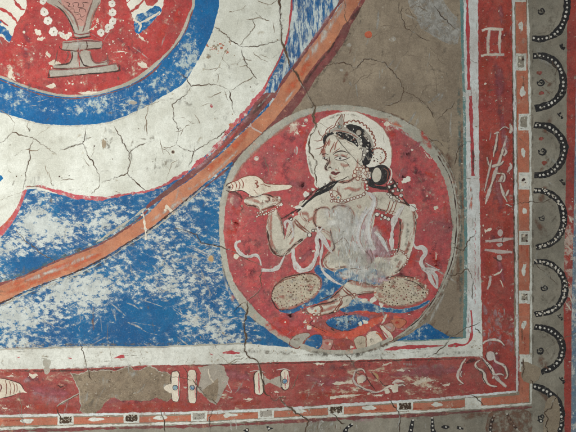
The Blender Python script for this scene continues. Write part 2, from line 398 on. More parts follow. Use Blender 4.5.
p = Part('white_ring', wall)
ring_out = [(-130, 60), (-130, 150), (-60, 180), (-10, 182), (26, 188), (52, 191), (75, 196), (99, 199), (125, 193.5), (148, 190), (166, 183), (192, 168), (215, 148), (230, 128), (247, 110), (265, 86), (278, 60), (286, 42), (290, 16), (291, 0), (288, -60), (250, -120), (-130, -120)]
p.fill([(-130, -120), (291, -120)] + Z(0, 0, 1, [(292, -60), (291, 0), (290, 16), (286, 42), (278, 60), (265, 86), (247, 112), (230, 130), (192, 169), (166, 184), (148, 191.5), (125, 195), (99, 200), (75, 197), (52, 193), (36, 189), (27, 189), (24, 196), (20, 206), (14, 214), (7, 222), (0, 229), (-30, 250), (-130, 290)]), 'white', smooth=False, j=.5, step=1.5)
p.done()
p = Part('soot_stain', wall, stuff=True)
for i in range(60):
    a = random.uniform(-.1, 1.75); r = random.choice([158, 162, 185, 205, 214]) + random.uniform(-6, 6); x, y = 74 + r * math.cos(a), -26 + r * math.sin(a)
    if 0 < y and x < 286 and y < 190 and (y < 180 or x < 60): p.stroke([(x, y), (x + random.uniform(-12, 12), y + random.uniform(-8, 8))], random.choice(['greyW', 'paleF', 'ochreW']), random.uniform(5, 14), soft=True)
for i in range(70):
    x, y = random.uniform(-5, 285), random.uniform(0, 190); d2 = math.hypot(x - 74, y + 26)
    if 160 < d2 < 214: a = math.atan2(y + 26, x - 74) + 1.57; l = random.uniform(4, 14); p.stroke([(x, y), (x + l * math.cos(a), y + l * math.sin(a))], random.choice(['greyW', 'ochreW', 'paleF']), random.uniform(.6, 1.6), soft=True)
p.done()
p = Part('ring_edge_line', wall)
p.fill([(27, 190), (24, 198), (20, 209), (13, 222), (6, 231), (0, 238), (-20, 252), (-20, 244), (0, 227), (8, 220), (15, 210), (20, 200), (23, 191)], 'pinkline', j=.4)
p.stroke([(17, 209), (10, 219), (3, 227), (-10, 238)], 'orangeW', 4, soft=True)
p.stroke([(26, 187), (40, 186.5), (52, 190), (62, 194), (76, 197), (99, 199), (112, 197.5)], 'pinkline', 1.5, w2=4.2, taper=.6, vary=.6)
p.fill([(50, 190), (60, 190), (76, 194.5), (90, 196), (104, 197), (98, 200.5), (80, 198.5), (62, 195)], 'pinkline')
p.stroke([(99, 199), (125, 194.5), (148, 191), (166, 184), (182, 176)], 'pinkline', 2.2, taper=.3, vary=.8, j=.6)
p.stroke([(166, 184), (192, 168), (215, 148), (230, 129), (243, 115), (254, 102), (262, 92), (268, 82)], 'pinkline', 2.5, w2=4.5, taper=.3, vary=.8, j=.9)
p.stroke([(265, 86), (272, 73), (279, 60), (286, 42), (290, 20), (291.5, 0), (289, -60)], 'line_red', 1.6, w2=1.8, vary=.4, taper=.2)
p.stroke([(283, 72), (287, 55), (291, 40)], 'paleW', 5, soft=True)
for q in ([(290, 0), (289.6, 4), (290.4, 8)],): pass
p.stroke([(281, 4), (280, 7), (279, 11), (280.5, 16), (279.5, 22)], 'ink', .7)
p.done()

ringo = [(-130, 40), (-90, 84), (-40, 104), (0, 112.5), (20, 118), (40, 123), (58, 125), (75, 125.3), (95, 124), (112, 121), (130, 114), (145, 107), (160, 98), (172, 91), (184, 83), (195, 66), (204, 49), (210, 37), (214, 26), (218, 10), (219, 0), (216, -40), (190, -90), (150, -120)]
p = Part('blue_ring', wall)
p.fill([(-130, -120)] + ringo, 'blueR', j=.6, wear=[(190, 55, 13, .75, 1.3), (160, 82, 20, .55, .6), (30, 100, 22, .5, .5), (60, 112, 50, .3, .15), (105, 104, 40, .35, .3), (208, 10, 14, -.5, 2), (80, 122, 60, -.5, .12), (14, 95, 10, .5), (140, 105, 18, .3, .4)], grid=8, step=1.5)
p.stroke([(0, 113.5), (40, 124), (75, 126), (112, 122), (145, 108)], 'paleW', 2.5, soft=True, taper=0)
p.stroke([(132, 97), (141, 96), (150, 100)], 'paleW', 2.5, soft=True); p.dots([(133, 102.5, 4, 1.8)], 'lossL')
for i in range(26):
    x = random.uniform(0, 170); yb = 118 - abs(x - 75) * .18 - random.uniform(0, 17)
    p.stroke([(x, yb), (x + random.uniform(3, 9), yb + random.uniform(-3, 2.5))], 'paleW', random.uniform(.8, 1.8), soft=True)
p.done()

disc = [(-130, -120), (-130, 20), (-80, 60), (-30, 72), (0, 78), (22, 86.5), (35, 90.5), (47, 94), (62, 96.6), (76, 97), (90, 95.5), (104, 92.8), (130, 84), (150, 71), (166, 55), (175, 45), (182, 34), (191, 13), (194, 0), (192, -50), (170, -120)]
big = Part('red_disc', wall, 'round red field with a grey offering vase and white flower garlands')
big.fill([(x + (1 if x > 75 else 0), y) for x, y in disc], 'rim', j=.3, step=1.5)
big.fill([(-131, -121)] + [(x - (2.1 if x > 100 else 0), y - (2.4 if y > 60 else 0)) for x, y in disc[1:]], 'red', j=.5, step=1.5, wear=[(10, 72, 10, .8), (125, 55, 10, .5), (140, 68, 10, .5), (50, 88, 12, .5)])
big.stroke([(0, 80), (22, 88.5), (47, 96), (76, 98.6), (104, 94.5), (130, 86), (152, 72.5), (168, 55), (184, 34), (193, 10)], 'maroon', 1, taper=.2, vary=.8)
for q, ww in (([(2, 75), (25, 84), (52, 91)], 5), ([(20, 45), (28, 62), (20, 74)], 9), ([(100, 60), (118, 66), (128, 76)], 8), ([(40, 80), (60, 88)], 6), ([(30, 20), (26, 35), (36, 50)], 9), ([(115, 35), (128, 48), (150, 50)], 8)):
    big.stroke(q, 'purple', ww * 1.5, soft=True)
for q, ww in (([(4, 50), (15, 62), (24, 66)], 8), ([(85, 90), (110, 84)], 5), ([(165, 22), (158, 45)], 9), ([(180, 6), (174, 28)], 9), ([(55, 60), (50, 78)], 6)):
    big.stroke(q, 'redbright', ww * 1.4, soft=True)
dsc = big.done()
p = Part('lime_chip', dsc, stuff=True)
def blot(part, pts, m='chip', j=.6):
    cx = sum(p[0] for p in pts) / len(pts); cy = sum(p[1] for p in pts) / len(pts)
    part.fill([(cx + (x - cx) * random.uniform(.45, 1), cy + (y - cy) * random.uniform(.35, .9)) for x, y in cat(pts, True, 2.2)], m, smooth=False, j=.5, step=.7)
    for _ in range(5): part.dots([(cx + random.uniform(-5, 5), cy + random.uniform(-3, 3), random.uniform(.2, .6))], m, lump=.7)
for g in ([(45, 48), (48, 52), (52, 56), (50, 60), (46, 55)], [(48, 62), (55, 58), (62, 63), (57, 66), (50, 66)], [(8, 70), (14, 68), (12, 76), (18, 82), (9, 80)], [(45, 86), (54, 81), (56, 88), (50, 90)], [(78, 92), (88, 90), (100, 92), (92, 95), (82, 95)],
          [(137, 62), (146, 60), (150, 66), (144, 72), (140, 68)], [(136, 30), (150, 45), (149, 47), (134, 32)], [(112, 53), (122, 50), (131, 53), (120, 52)], [(112, 39), (115, 41), (113, 44)], [(98, 16), (99, 22), (95, 26)], [(36, 38), (47, 36), (40, 42)], [(16, 44), (22, 45), (18, 47)], [(68, 80), (71, 83), (68, 86)]):
    blot(p, g)
p.dots([(random.uniform(0, 185), random.uniform(0, 90), random.uniform(.3, 1)) for _ in range(60) if 1], 'chip')
p.stroke([(131, 46), (140, 52), (150, 60)], 'paleW', 1.6, soft=True)
p.done()
# petals round the disc
for cx, q, stripes in (
    (0, [(-20, -20), (26, -20), (27, 0), (24, 12), (20, 18), (16, 26), (12, 34), (9, 42), (0, 36), (-20, 34)], [([(0, 8), (10, 14), (18, 24)], 3), ([(14, 0), (20, 8), (24, 10)], 4), ([(0, 20), (8, 26)], 2.5), ([(20, 26), (14, 40)], 1)]),
    (0, [(128, -20), (126, 0), (130, 10), (134, 20), (139, 33), (146, 28), (156, 18), (162, 10), (163, -20)], [([(128, 14), (136, 8), (144, 0)], 3.2), ([(126, 4), (132, -2)], 3)])):
    p = Part('lotus_petal', dsc)
    p.fill(q, 'halo', j=.8)
    if q[0][0] < 0:
        p.fill([(-20, 12), (0, 20), (8, 26), (13, 30), (10, 41), (5, 38), (0, 34), (-20, 36)], 'blueR', j=.8, wear=[(4, 28, 8, .6)])
        p.fill([(0, 24), (6, 22), (14, 26), (12, 36), (8, 30)], 'halo', j=1)
    else:
        p.fill([(136, 16), (146, 12), (156, 6), (162, 10), (152, 22), (139, 34), (134, 26)], 'blueR', j=1, wear=[(146, 18, 8, .7)])
        p.fill([(144, -4), (154, -8), (158, 2), (148, 6)], 'red', j=1)
        p.stroke([(138, 24), (150, 18), (160, 12)], 'chip', 2.5, j=.8)
        p.stroke([(133, 20), (140, 24), (139, 32)], 'chip', 3, j=1)
    for a, b in stripes: p.stroke(a, 'red', b, j=.6, vary=.6)
    p.done()
# vase
vz = lambda P: Z(0, 0, 3.84, P)
p = Part('offering_vase', dsc)
p.fill([(50, -20), (46, 0)] + vz([(205, 22), (235, 42), (258, 70), (275, 105), (285, 128), (290, 140), (340, 142), (345, 120), (352, 95), (362, 60), (375, 28), (388, 0)]) + [(101, -20)], 'vase', j=.4)
p.fill(vz([(228, 30), (240, 165), (238, 190), (300, 192), (330, 190), (388, 184), (392, 160), (340, 150), (290, 155), (240, 160)])[1:], 'vase', j=.4, smooth=False)
p.fill(vz([(272, 196), (296, 196), (302, 250), (300, 262), (210, 262), (212, 246), (250, 246), (268, 236), (274, 215)]), 'vase', j=.4)
p.fill(vz([(312, 196), (345, 196), (350, 215), (356, 232), (375, 240), (412, 232), (414, 248), (380, 254), (316, 262), (306, 245)]), 'vase', j=.4)
p.fill(vz([(188, 268), (300, 262), (445, 246), (456, 262), (448, 274), (320, 284), (194, 296)]), 'vase', smooth=False, j=.5)
p.fill(vz([(236, 6), (250, -40), (350, -40), (352, 6), (340, 30), (332, 70), (324, 96), (304, 98), (290, 70), (262, 36)]), 'vaseP', j=.3)
for q in ([(205, 16), (238, 40), (262, 72), (280, 110), (288, 132)], [(222, 4), (252, 30), (282, 60), (296, 92), (304, 122)], [(385, 0), (366, 45), (352, 80), (342, 128)], [(356, 0), (345, 32), (333, 66), (326, 98), (318, 122)],
          [(278, 126), (312, 132), (352, 124)], [(276, 142), (300, 146), (350, 140)], [(232, 166), (290, 160), (340, 156), (390, 162)], [(228, 178), (236, 190), (300, 196), (340, 188), (386, 184), (394, 168)], [(300, 160), (306, 178), (300, 194)], [(330, 158), (336, 176), (330, 192)],
          [(278, 200), (276, 224), (262, 244), (212, 250)], [(300, 200), (312, 230), (322, 250), (345, 256)], [(344, 198), (354, 228), (372, 242), (412, 236)], [(205, 262), (300, 264), (418, 250)], [(190, 266), (188, 292), (194, 298), (320, 286), (450, 274), (458, 262), (456, 246)], [(192, 270), (300, 262), (450, 246)],
          [(222, 192), (218, 210), (210, 246)], [(258, 200), (262, 214), (250, 238)], [(412, 212), (414, 244)]):
    p.stroke(vz(q), 'brownW', 2.6, soft=True, taper=0); p.stroke(vz(q), 'maroon' if random.random() < .4 else 'ink', 1.05, j=.3, vary=.6)
for q in ([(248, 6), (268, 14), (262, 24), (282, 26), (280, 12), (302, 12), (300, 28), (322, 26), (318, 10), (342, 12)], [(268, 36), (284, 34), (286, 48), (304, 46), (306, 34), (326, 36), (330, 48)], [(290, 58), (306, 54), (312, 66), (326, 60)], [(296, 76), (308, 72), (318, 80)], [(250, -8), (280, -4), (310, -8), (345, -4)]):
    p.stroke(vz(q), 'ink', .6, j=.2)
for q in ([(235, 176), (292, 170), (384, 172)], [(215, 276), (330, 272), (440, 260)]): p.stroke(vz(q), 'paleW', 2.4, soft=True)
for q in ([(238, 30), (266, 62), (286, 100)], [(372, 20), (356, 58), (346, 100)], [(300, 202), (296, 240)]): p.stroke(vz(q), 'pinkW', 1.8, soft=True)
p.done()
for L in ([(165, 5, 13), (170, 46, 15), (184, 80, 16), (205, 122, 16), (238, 134, 10), (256, 142, 11), (268, 132, 9)], [(430, 14, 13), (432, 48, 15), (432, 82, 14), (416, 104, 13), (388, 126, 14), (412, 118, 8), (430, 104, 7)]):
    p = Part('white_flower_garland', dsc)
    p.stroke([(x / 3.84, y / 3.84) for x, y, r in L if not (x == 412 or (x, y) == (430, 104))], 'lilacW', 2, soft=True)
    for x, y, r in L:
        c0 = (x / 3.84, y / 3.84); r /= 3.84
        p.dots([(c0[0] + r * .55 * math.cos(a), c0[1] + r * .55 * math.sin(a), r * random.uniform(.45, .62)) for a in [k * 1.05 + x for k in range(6)]], 'pearl', d=8e-6)
        p.dots([(c0[0], c0[1], r * .5)], 'pearl'); p.dots([(c0[0] + .2, c0[1], r * .2)], 'brown')
    if L[0][0] < 200: p.dots([(60, 33, 1.6), (64, 37, 2), (68, 35.5, 1.5)], 'chip')
    p.done()
p = Part('lime_chip', dsc, stuff=True)
p.dots([(38, 32.5, 3.2, 2.6), (36, 30, 1.6), (40, 34, 1.5), (24, 32, 1.4), (93, 29, 1.2), (60, 33, 1.6), (64, 37, 2), (68, 35.5, 1.5), (96, 27, 1)], 'chip')
p.stroke([(88, 31), (93, 28), (97, 24)], 'chip', 1.2)
p.done()

# ------------------------------------------------------------------ orange arc
p = Part('orange_arc', wall, 'dull orange curved band with dark red edges')
p.fill(arc_top + arc_bot[::-1], 'orange', j=.5, step=1.5)
p.stroke([(345, 4), (331, 24), (318, 44), (300, 68)], 'paleW', 9, soft=True)
p.stroke([(350, -10), (341, 8), (333, 24)], 'paleF', 12, soft=True)
for q, ww in (([(0, 288), (40, 275), (80, 258)], 4), ([(250, 128), (225, 156), (200, 175)], 5), ([(0, 296), (50, 276), (110, 250)], 4), ([(285, 95), (300, 75), (312, 58)], 6)): p.stroke(q, 'orangeW', ww * 1.6, soft=True, taper=0)
for q, ww in (([(20, 283), (60, 268), (100, 252)], 4), ([(190, 190), (215, 172), (240, 148)], 3), ([(280, 108), (296, 88)], 3), ([(150, 222), (170, 208), (190, 195)], 5)): p.stroke(q, 'paleW', ww * 1.4, soft=True)
p.dots([(190, 188.5, 3.6, 2)], 'paleW', soft=True); p.dots([(190, 188.5, 2, 1)], 'lilacW', soft=True)
p.stroke([(167, 207), (172, 212), (174, 214)], 'chip', 3, j=1); p.dots([(167, 207, 2.3), (171, 211, 2), (165, 210, 1.5)], 'chip')
p.stroke(Z(216, 100, 6, [(200, 150), (225, 170), (260, 190), (285, 205)]), 'chalk', 1.6, j=.4); p.rings([(249, 125, 2)], 'chalk', 1.1)
arc = p.done()
p = Part('arc_edge_line', arc)
mar = [(366, 0), (356, 14), (350, 20)]
p.fill([(400, -60), (368, -12), (360, 2)] + Z(280, 0, 3.84, [(285, 40), (260, 82), (240, 100), (200, 178), (165, 210), (130, 252), (95, 300), (70, 350), (30, 400)]) + [(284, 108), (275, 119), (262, 133), (246, 148), (231, 161)] + [(234, 163), (243, 155), (262, 139), (278, 124), (284, 120)] + Z(280, 0, 3.84, [(60, 440), (85, 380), (110, 345), (140, 310), (190, 258), (235, 190), (262, 128), (272, 96), (290, 72), (320, 22), (336, 0)]) + [(372, -10), (408, -60)], 'maroon', j=.5, smooth=False)
p.stroke(Z(280, 0, 3.84, [(336, 4), (316, 30), (288, 62), (268, 78)]), 'maroonS', 7, soft=True, taper=0)
p.stroke(Z(280, 0, 3.84, [(240, 118), (200, 178), (130, 270), (60, 368)]), 'maroonS', 3.5, soft=True, taper=0)
p.stroke([(282, 118), (264, 136), (243, 156), (226, 170), (205, 187), (189, 200)], 'maroon', 2.6, w2=1.6, taper=.1, vary=.6)
p.stroke([(248, 152), (236, 163), (224, 172)], 'maroonS', 6, soft=True)
for dx, ww, mm in ((0, 1.0, 'ink'), (1.6, 2.6, 'darkW'), (2.6, 1.0, 'rim')):
    p.stroke([(205, 184 + dx), (174, 210 + dx), (150, 229 + dx), (130, 241.5 + dx), (104, 258 + dx), (78, 271 + dx), (52, 281 + dx), (26, 291 + dx), (0, 303 + dx), (-60, 322 + dx)], mm, ww, vary=.9, taper=.1, soft=mm == 'darkW', j=.5)
p.stroke([(420 - 8, -110), (366 - 4, -30)] + Z(280, 0, 3.84, [(236, 0), (182, 80), (102, 190), (60, 250), (20, 300)]) + [(273, 98)], 'maroon', 2.6, w2=3, taper=.1, vary=.5)
p.stroke(Z(280, 0, 3.84, [(215, 20), (160, 100), (90, 200), (40, 262)]), 'lilacW', 4, soft=True)
p.fill([(266, 93), (275, 94), (262, 111), (249, 125), (234, 139), (221, 152), (205, 167), (188, 180), (170, 193), (150, 207), (147, 209), (148, 204), (166, 190), (186, 175), (205, 160), (219, 147), (232, 131), (246, 117), (254, 105), (260, 98)], 'maroon', j=.6)
p.stroke([(262, 100), (250, 115), (238, 128), (222, 146), (205, 162), (186, 176)], 'lilacW', 5, soft=True, taper=0)
p.stroke([(268, 96), (258, 108), (250, 116)], 'maroonS', 7, soft=True); p.stroke([(272, 92), (262, 103), (256, 108)], 'paleF', 3, soft=True)
p.stroke([(246, 120), (228, 141), (210, 158)], 'redbright', 4, soft=True, taper=0)
p.stroke([(148, 210), (135, 222), (125, 229), (104, 242), (78, 253), (52, 263), (26, 275), (0, 284), (-60, 302)], 'maroon', 1.6, taper=.1, vary=.7)
p.stroke([(100, 240), (85, 247), (60, 257)], 'darkW', 4, soft=True)
p.stroke([(146, 208), (130, 220), (112, 232), (96, 243)], 'rim', 2, vary=.8, j=.6)
p.done()
p = Part('paint_drip', wall)
p.stroke([(143, 211), (144.5, 222), (146, 234), (145, 240)], 'chip', 1.7, j=.5, vary=.9); p.dots([(142, 215, 1.2), (146, 239, 1.3)], 'chip')
p.done()

# ------------------------------------------------------------------ brown spandrel
p = Part('brown_corner_paint', wall)
p.fill([(400, -60), (374, -16), (362, 6), (352, 28), (342, 46), (330, 62), (316, 78), (304, 98), (292, 113), (300, 200), (440, 200), (440, 338), (466, 338), (466, -60)], 'brown', smooth=False, j=.4, step=2)
p.stroke([(366, 8), (352, 32), (338, 52), (322, 72), (308, 96)], 'darkW', 8, soft=True, taper=0)
for q, ww in (([(372, 117), (395, 122), (420, 136), (440, 156), (452, 178)], 10), ([(459, 120), (458, 180), (462, 240)], 6), ([(455, 260), (456, 300)], 6)): p.stroke([(x + 3, y - 5) for x, y in q], 'brownW', ww, soft=True, taper=0)
for q in ([(452, 110), (450, 125), (452, 140)], [(450, 200), (458, 230)]): p.stroke(q, 'paleF', 3, soft=True)
p.fill([(420, 103), (432, 112), (437, 125), (441, 138), (448, 144), (447, 154), (438, 148), (428, 138), (412, 124), (398, 116), (385, 112), (390, 104)], 'brownL', j=1)
p.stroke([(420, 103), (432, 112), (437, 125), (441, 138), (448, 144)], 'darkW', 2.5, soft=True, taper=0)
for i in range(90):
    x, y = random.uniform(345, 462), random.uniform(0, 330)
    if math.hypot(x - 341, y - 229) < 128 or x < 372 - y * .62: continue
    a = random.choice([2.2, 1.5, 1.9]) + random.uniform(-.3, .3); l = random.uniform(6, 22)
    p.stroke([(x, y), (x + l * .5 * math.cos(a), y + l * .5 * math.sin(a) + 1), (x + l * math.cos(a), y + l * math.sin(a))], random.choice(['paleF', 'greyW', 'darkW', 'brownW', 'scuffW']), random.uniform(1, 7), soft=True)
sp = p.done()
p = Part('pale_scrape', wall, stuff=True)
p.fill([(412, -6), (437, -6), (447, 8), (459, 21), (460, 34), (456, 44), (443, 42), (432, 35), (421, 28), (416, 16), (410, 8)], 'scuffW', j=1.2)
p.fill([(416, -6), (434, -4), (444, 10), (456, 24), (454, 40), (440, 36), (424, 24), (418, 10)], 'scuffW', j=1.5)
for i in range(46):
    t = random.random(); x, y = 418 + t * 36 + random.uniform(-7, 7), t * 36 + random.uniform(-7, 6)
    p.stroke([(x, y), (x + random.uniform(-3, 3), y + random.uniform(1, 4)), (x + random.uniform(-3, 4), y + random.uniform(3, 8))], random.choice(['paleF', 'paleW', 'greyW', 'paleW']), random.uniform(.8, 2.4), soft=True)
for q in (Z(395, 0, 8, [(70, 100), (90, 118), (140, 144), (200, 180), (240, 220)]), Z(395, 0, 8, [(100, 0), (130, 20), (160, 44)]), Z(395, 0, 8, [(120, 60), (160, 70), (190, 100), (210, 150)]), Z(395, 0, 8, [(210, 236), (260, 256), (330, 296), (400, 336), (450, 350)]), Z(395, 0, 8, [(350, 210), (356, 260), (350, 290)]), Z(395, 0, 8, [(400, 30), (440, 90), (500, 160)])): p.stroke(q, 'paleW', 2.2, soft=True); p.stroke(q, 'scuffW', 1.6, soft=True)
p.done()
for x, y, r in ((341.5, 70, 2.3), (349, 45, 2.6), (393, 39, 3.4), (384, 87.5, 1.8), (384.5, 27.5, 1.1), (442, 77, .9), (414, 84, .8), (379, 107, .8), (330, 42, .8), (445, 88, .9)):
    p = Part('lime_splash', sp); p.dots([(x, y, r, r * .7)], 'paleW'); p.dots([(x, y, r * .5, r * .3)], 'lossL'); p.done()
p = Part('orange_spot', sp)
p.dots([(368.5, 34.7, 3.7)], 'dust', lump=.1); p.stroke([(366, 36.5), (369, 37.6), (371.5, 35.5)], 'redW', 1.5, soft=True)
p.done()
p = Part('blue_corner_triangle', wall)
p.fill([(396, 341), (412, 333), (427, 322), (436, 329), (450, 337), (462, 337), (463, 341)], 'blueR', smooth=False, j=.7, wear=[(415, 336, 9, .5), (436, 333, 4, .3)], grid=4)
p.stroke([(444, 334), (456, 337.5), (463, 337)], 'tealW', 3, soft=True)
p.done()

# ------------------------------------------------------------------ borders: lower right frame
def bx(x0, x1): return x0, x1
# pale grey-green scallop ground to the right and below
p = Part('scallop_border_ground', wall)
p.fill([(527, -120), (640, -120), (640, 552), (-130, 552), (-130, 431), (0, 430), (150, 423), (290, 417), (430, 411), (531, 404), (530, 215)], 'grey', smooth=False, j=0, step=6)
for i in range(14):
    y = -20 + i * 34; p.stroke([(532 + random.uniform(0, 20), y), (540 + random.uniform(0, 15), y + 20)], random.choice(['paleF', 'greyW', 'brownW']), random.uniform(8, 16), soft=True)
for i in range(10):
    x = 20 + i * 55; p.stroke([(x, 430 - x * .03), (x + 30, 428 - x * .03)], random.choice(['lilacW', 'greyW', 'brownW']), 12, soft=True)
grd = p.done()
p = Part('red_outer_strip', wall)
p.fill([(567.5, -120), (567, 60), (566.6, 140), (565, 230), (563.5, 300), (564, 345), (564.5, 432), (565, 552), (572, 552), (571, 432), (571.5, 345), (571.5, 300), (573.5, 230), (575, 140), (576.5, 60), (577, -120)], 'redV', smooth=False, j=.5, step=2, wear=[(569, 255, 16, .8, 2), (568, 215, 8, .6), (570, 290, 8, .5)], grid=4)
for i in range(26):
    y = random.uniform(190, 305); p.stroke([(566 + random.uniform(-2, 3), y), (570 + random.uniform(-2, 3), y + random.uniform(3, 9))], random.choice(['paleW', 'chip']) if i % 3 else 'redW', random.uniform(.7, 2), soft=i % 3 != 0)
p.done()
p = Part('pale_blue_outer_strip', wall)
p.fill([(577.2, -120), (576.5, 60), (575, 140), (573.5, 230), (571.7, 300), (571.7, 345), (571.2, 432), (572, 552), (706, 552), (706, -120)], 'fringe', smooth=False, j=.3, step=3)
p.done()

p = Part('white_border', wall)
p.fill([(463, -120), (478, -120), (478.2, 0), (478.5, 110), (480, 215), (482, 320), (482.5, 356), (430, 357.5), (380, 359.5), (290, 362), (215, 364.5), (150, 365.5), (80, 368.5), (0, 369.5), (-130, 371), (-130, 352), (0, 350.4), (78, 347.6), (150, 348), (216, 345.5), (252, 344), (291, 347.5), (350, 352.5), (400, 341), (440, 339), (465, 338), (466, 250), (464, 110)], 'white2', smooth=False, j=.55, step=1.5, wear=[(470, 250, 12, .4, 4), (470, 90, 14, .1, 3)], grid=6)
p.fill([(462, -120), (464, 110), (465.7, 250), (465, 338), (481, 330), (480, 215), (478.5, 110), (478, -120)], 'whiteR', smooth=False, j=.5, step=1.5)
p.stroke([(0, 372), (80, 368), (160, 365)], 'purple', 4, soft=True, taper=0)
p.stroke([(220, 349), (270, 352), (330, 356), (400, 354)], 'greyW', 6, soft=True, taper=0)
p.stroke([(410, 356), (440, 354), (478, 352)], 'greyW', 5, soft=True)
for i in range(40):
    x = random.uniform(0, 460); y = 350 + random.uniform(1, 14) - (4 if x > 300 else 0)
    p.stroke([(x, y), (x + random.uniform(6, 20), y + random.uniform(-.6, .6))], random.choice(['paleF', 'greyW']), random.uniform(1, 3), soft=True)
for i in range(40):
    y = random.uniform(0, 335); x = random.uniform(465, 479)
    p.stroke([(x, y), (x + random.uniform(-.8, .8), y + random.uniform(6, 20))], random.choice(['paleF', 'paleW', 'lilacW', 'greyW']), random.uniform(1, 2.5), soft=True)
wb = p.done()
p = Part('teal_edge_line', wb)
p.fill([(459.5, -120), (460, 0), (461.5, 60), (463, 110), (463.5, 180), (464.5, 250), (463.5, 300), (463, 337), (466, 337), (467, 300), (467.5, 250), (466.5, 180), (465.8, 110), (464, 60), (463.5, 0), (463, -120)], 'teal', smooth=False, j=.6, step=1.5)
p.stroke([(458, 60), (460, 160), (461, 260), (460, 335)], 'tealW', 5, soft=True, taper=0)
p.stroke([(466, 337.5), (448, 339), (420, 340.5), (400, 341)], 'teal', 1.4)
p.done()
def rline(*a, **k): q = Part('red_line' if a[1] == 'line_red' else 'faint_pink_line', wb); q.stroke(*a, **k); q.done()
rline([(466.8, -120), (467, -10), (468, 40), (468.8, 90)], 'line_red', 3.1, taper=.1, vary=.35)
rline([(470.5, 96), (471.5, 130), (472.5, 160), (473, 176)], 'line_red', 3.4, taper=.2, vary=.35)
rline([(472.8, 145), (473.4, 162), (473.2, 177)], 'maroonS', 4, soft=True)
rline([(478.5, -20), (479.5, 100), (480, 176), (481, 240), (482, 300)], 'pinkline', 1.4, vary=.9, taper=0)
for y in range(222, 300, 7): rline([(474.5, y), (475.3, y + 3), (474.8, y + 5.5)], 'pinkline', .7)
rline([(470.5, 186), (470.8, 192)], 'pinkW', 2, soft=True); rline([(472, 196), (471, 205), (472, 212)], 'orangeW', 3, soft=True)
rline([(384, 350), (402, 347.6), (425, 346.5), (444, 345.6)], 'line_red', 3.6, w2=2, vary=.5, taper=.8)
rline([(448, 346), (456, 345), (463, 345.2)], 'line_red', 3.4, vary=.5)
rline([(463, 345), (466.5, 344), (470, 340), (471.5, 334), (472, 322), (471, 310)], 'line_red', 3.6, w2=1.6, vary=.5)
rline(Z(140, 322, 3.84, [(316, 118), (340, 116), (384, 119)]), 'line_red', 3, vary=.7, j=.5)
rline(Z(0, 322, 3.84, [(438, 138), (456, 134), (478, 132)]), 'line_red', 3, vary=.8, j=.6)
rline([(68, 358), (72, 358.6)], 'pinkline', 1.2); rline([(17, 357.5), (20, 357)], 'pinkline', 1.2); rline([(210, 354), (213, 355)], 'pinkline', 1.4)

# red bands
p = Part('red_bottom_border', wall)
yt = [(-130, 371), (0, 369.3), (80, 368.7), (150, 365.3), (215, 364.5), (290, 361.7), (380, 359.5), (430, 357.5), (483, 356), (520, 356)]
p.fill(yt + [(520, 391), (430, 398.5), (355, 403), (290, 407), (215, 410.5), (150, 412.5), (0, 414.5), (-130, 416)], 'redB', smooth=False, j=.5, step=1.5,
       wear=[(345, 382, 30, .5, .4), (415, 378, 20, .6, .6), (20, 405, 20, .3, .3), (430, 385, 14, .5), (340, 396, 20, .4, .2)], grid=6)
for q, ww in (([(0, 404), (50, 408), (80, 409)], 8), ([(110, 408), (160, 407), (210, 403)], 9), ([(290, 398), (330, 396), (380, 394)], 8), ([(230, 404), (262, 402)], 6), ([(0, 373), (22, 374)], 4)): p.stroke(q, 'redW', ww * 1.5, soft=True, taper=0)
for q, ww in (([(30, 392), (56, 398), (70, 402)], 13), ([(210, 372), (245, 375), (260, 380)], 12), ([(300, 372), (345, 366), (380, 364)], 8), ([(395, 372), (430, 370), (460, 368)], 13), ([(120, 402), (150, 401)], 5), ([(20, 376), (60, 384)], 8)): p.stroke(q, 'lilacW' if ww > 12.5 else 'purple', ww * 1.4, soft=True)
p.stroke([(0, 371), (80, 370.4), (150, 367)], 'maroonS', 2.5, soft=True, taper=0); p.stroke([(160, 366), (290, 363), (430, 359.5), (480, 358)], 'maroonS', 2, soft=True, taper=0)
for q, ww in (([(26, 386), (50, 392), (72, 394)], 16), ([(205, 374), (240, 376), (256, 382)], 14), ([(100, 404), (130, 398), (160, 400)], 8), ([(300, 376), (330, 382), (352, 376)], 12), ([(385, 376), (420, 372), (470, 370)], 14), ([(230, 390), (252, 392)], 8)): p.stroke(q, 'mauveW', ww, soft=True)
rb = p.done()
p = Part('red_upright_border', wall)
p.fill([(477.8, -120), (478.2, 0), (478.7, 110), (480.3, 215), (482, 320), (483, 356), (484, 394), (514.5, 392), (514, 300), (513.5, 215), (512.5, 110), (511.5, 0), (511, -120)], 'redV', smooth=False, j=.5, step=1.5, wear=[(498, 320, 12, .3)], grid=6)
for q, ww in (([(484, 5), (484, 60), (486, 110)], 8), ([(505, 10), (507, 60)], 8), ([(486, 130), (487, 180)], 7), ([(508, 215), (505, 250)], 7), ([(488, 252), (490, 290)], 8), ([(508, 120), (510, 160)], 5)): p.stroke(q, 'redW', ww * 1.5, soft=True, taper=0)
for q, ww in (([(497, 62), (498, 90)], 11), ([(500, 100), (500, 120)], 8), ([(494, 190), (500, 215)], 10), ([(490, 235), (500, 240)], 8), ([(498, 375), (492, 345)], 12), ([(500, 40), (508, 30)], 6)): p.stroke(q, 'purple', ww * 1.4, soft=True)
p.stroke([(512.5, 60), (513, 110), (514, 215), (514.5, 300)], 'maroonS', 2.5, soft=True, taper=0)
for q, ww in (([(495, 60), (500, 80), (497, 104)], 14), ([(502, 112), (504, 150)], 9), ([(496, 180), (502, 210)], 12), ([(498, 256), (504, 284)], 9), ([(492, 350), (500, 380)], 14), ([(500, 4), (502, 26)], 8)): p.stroke(q, 'mauveW', ww, soft=True)
rv = p.done()

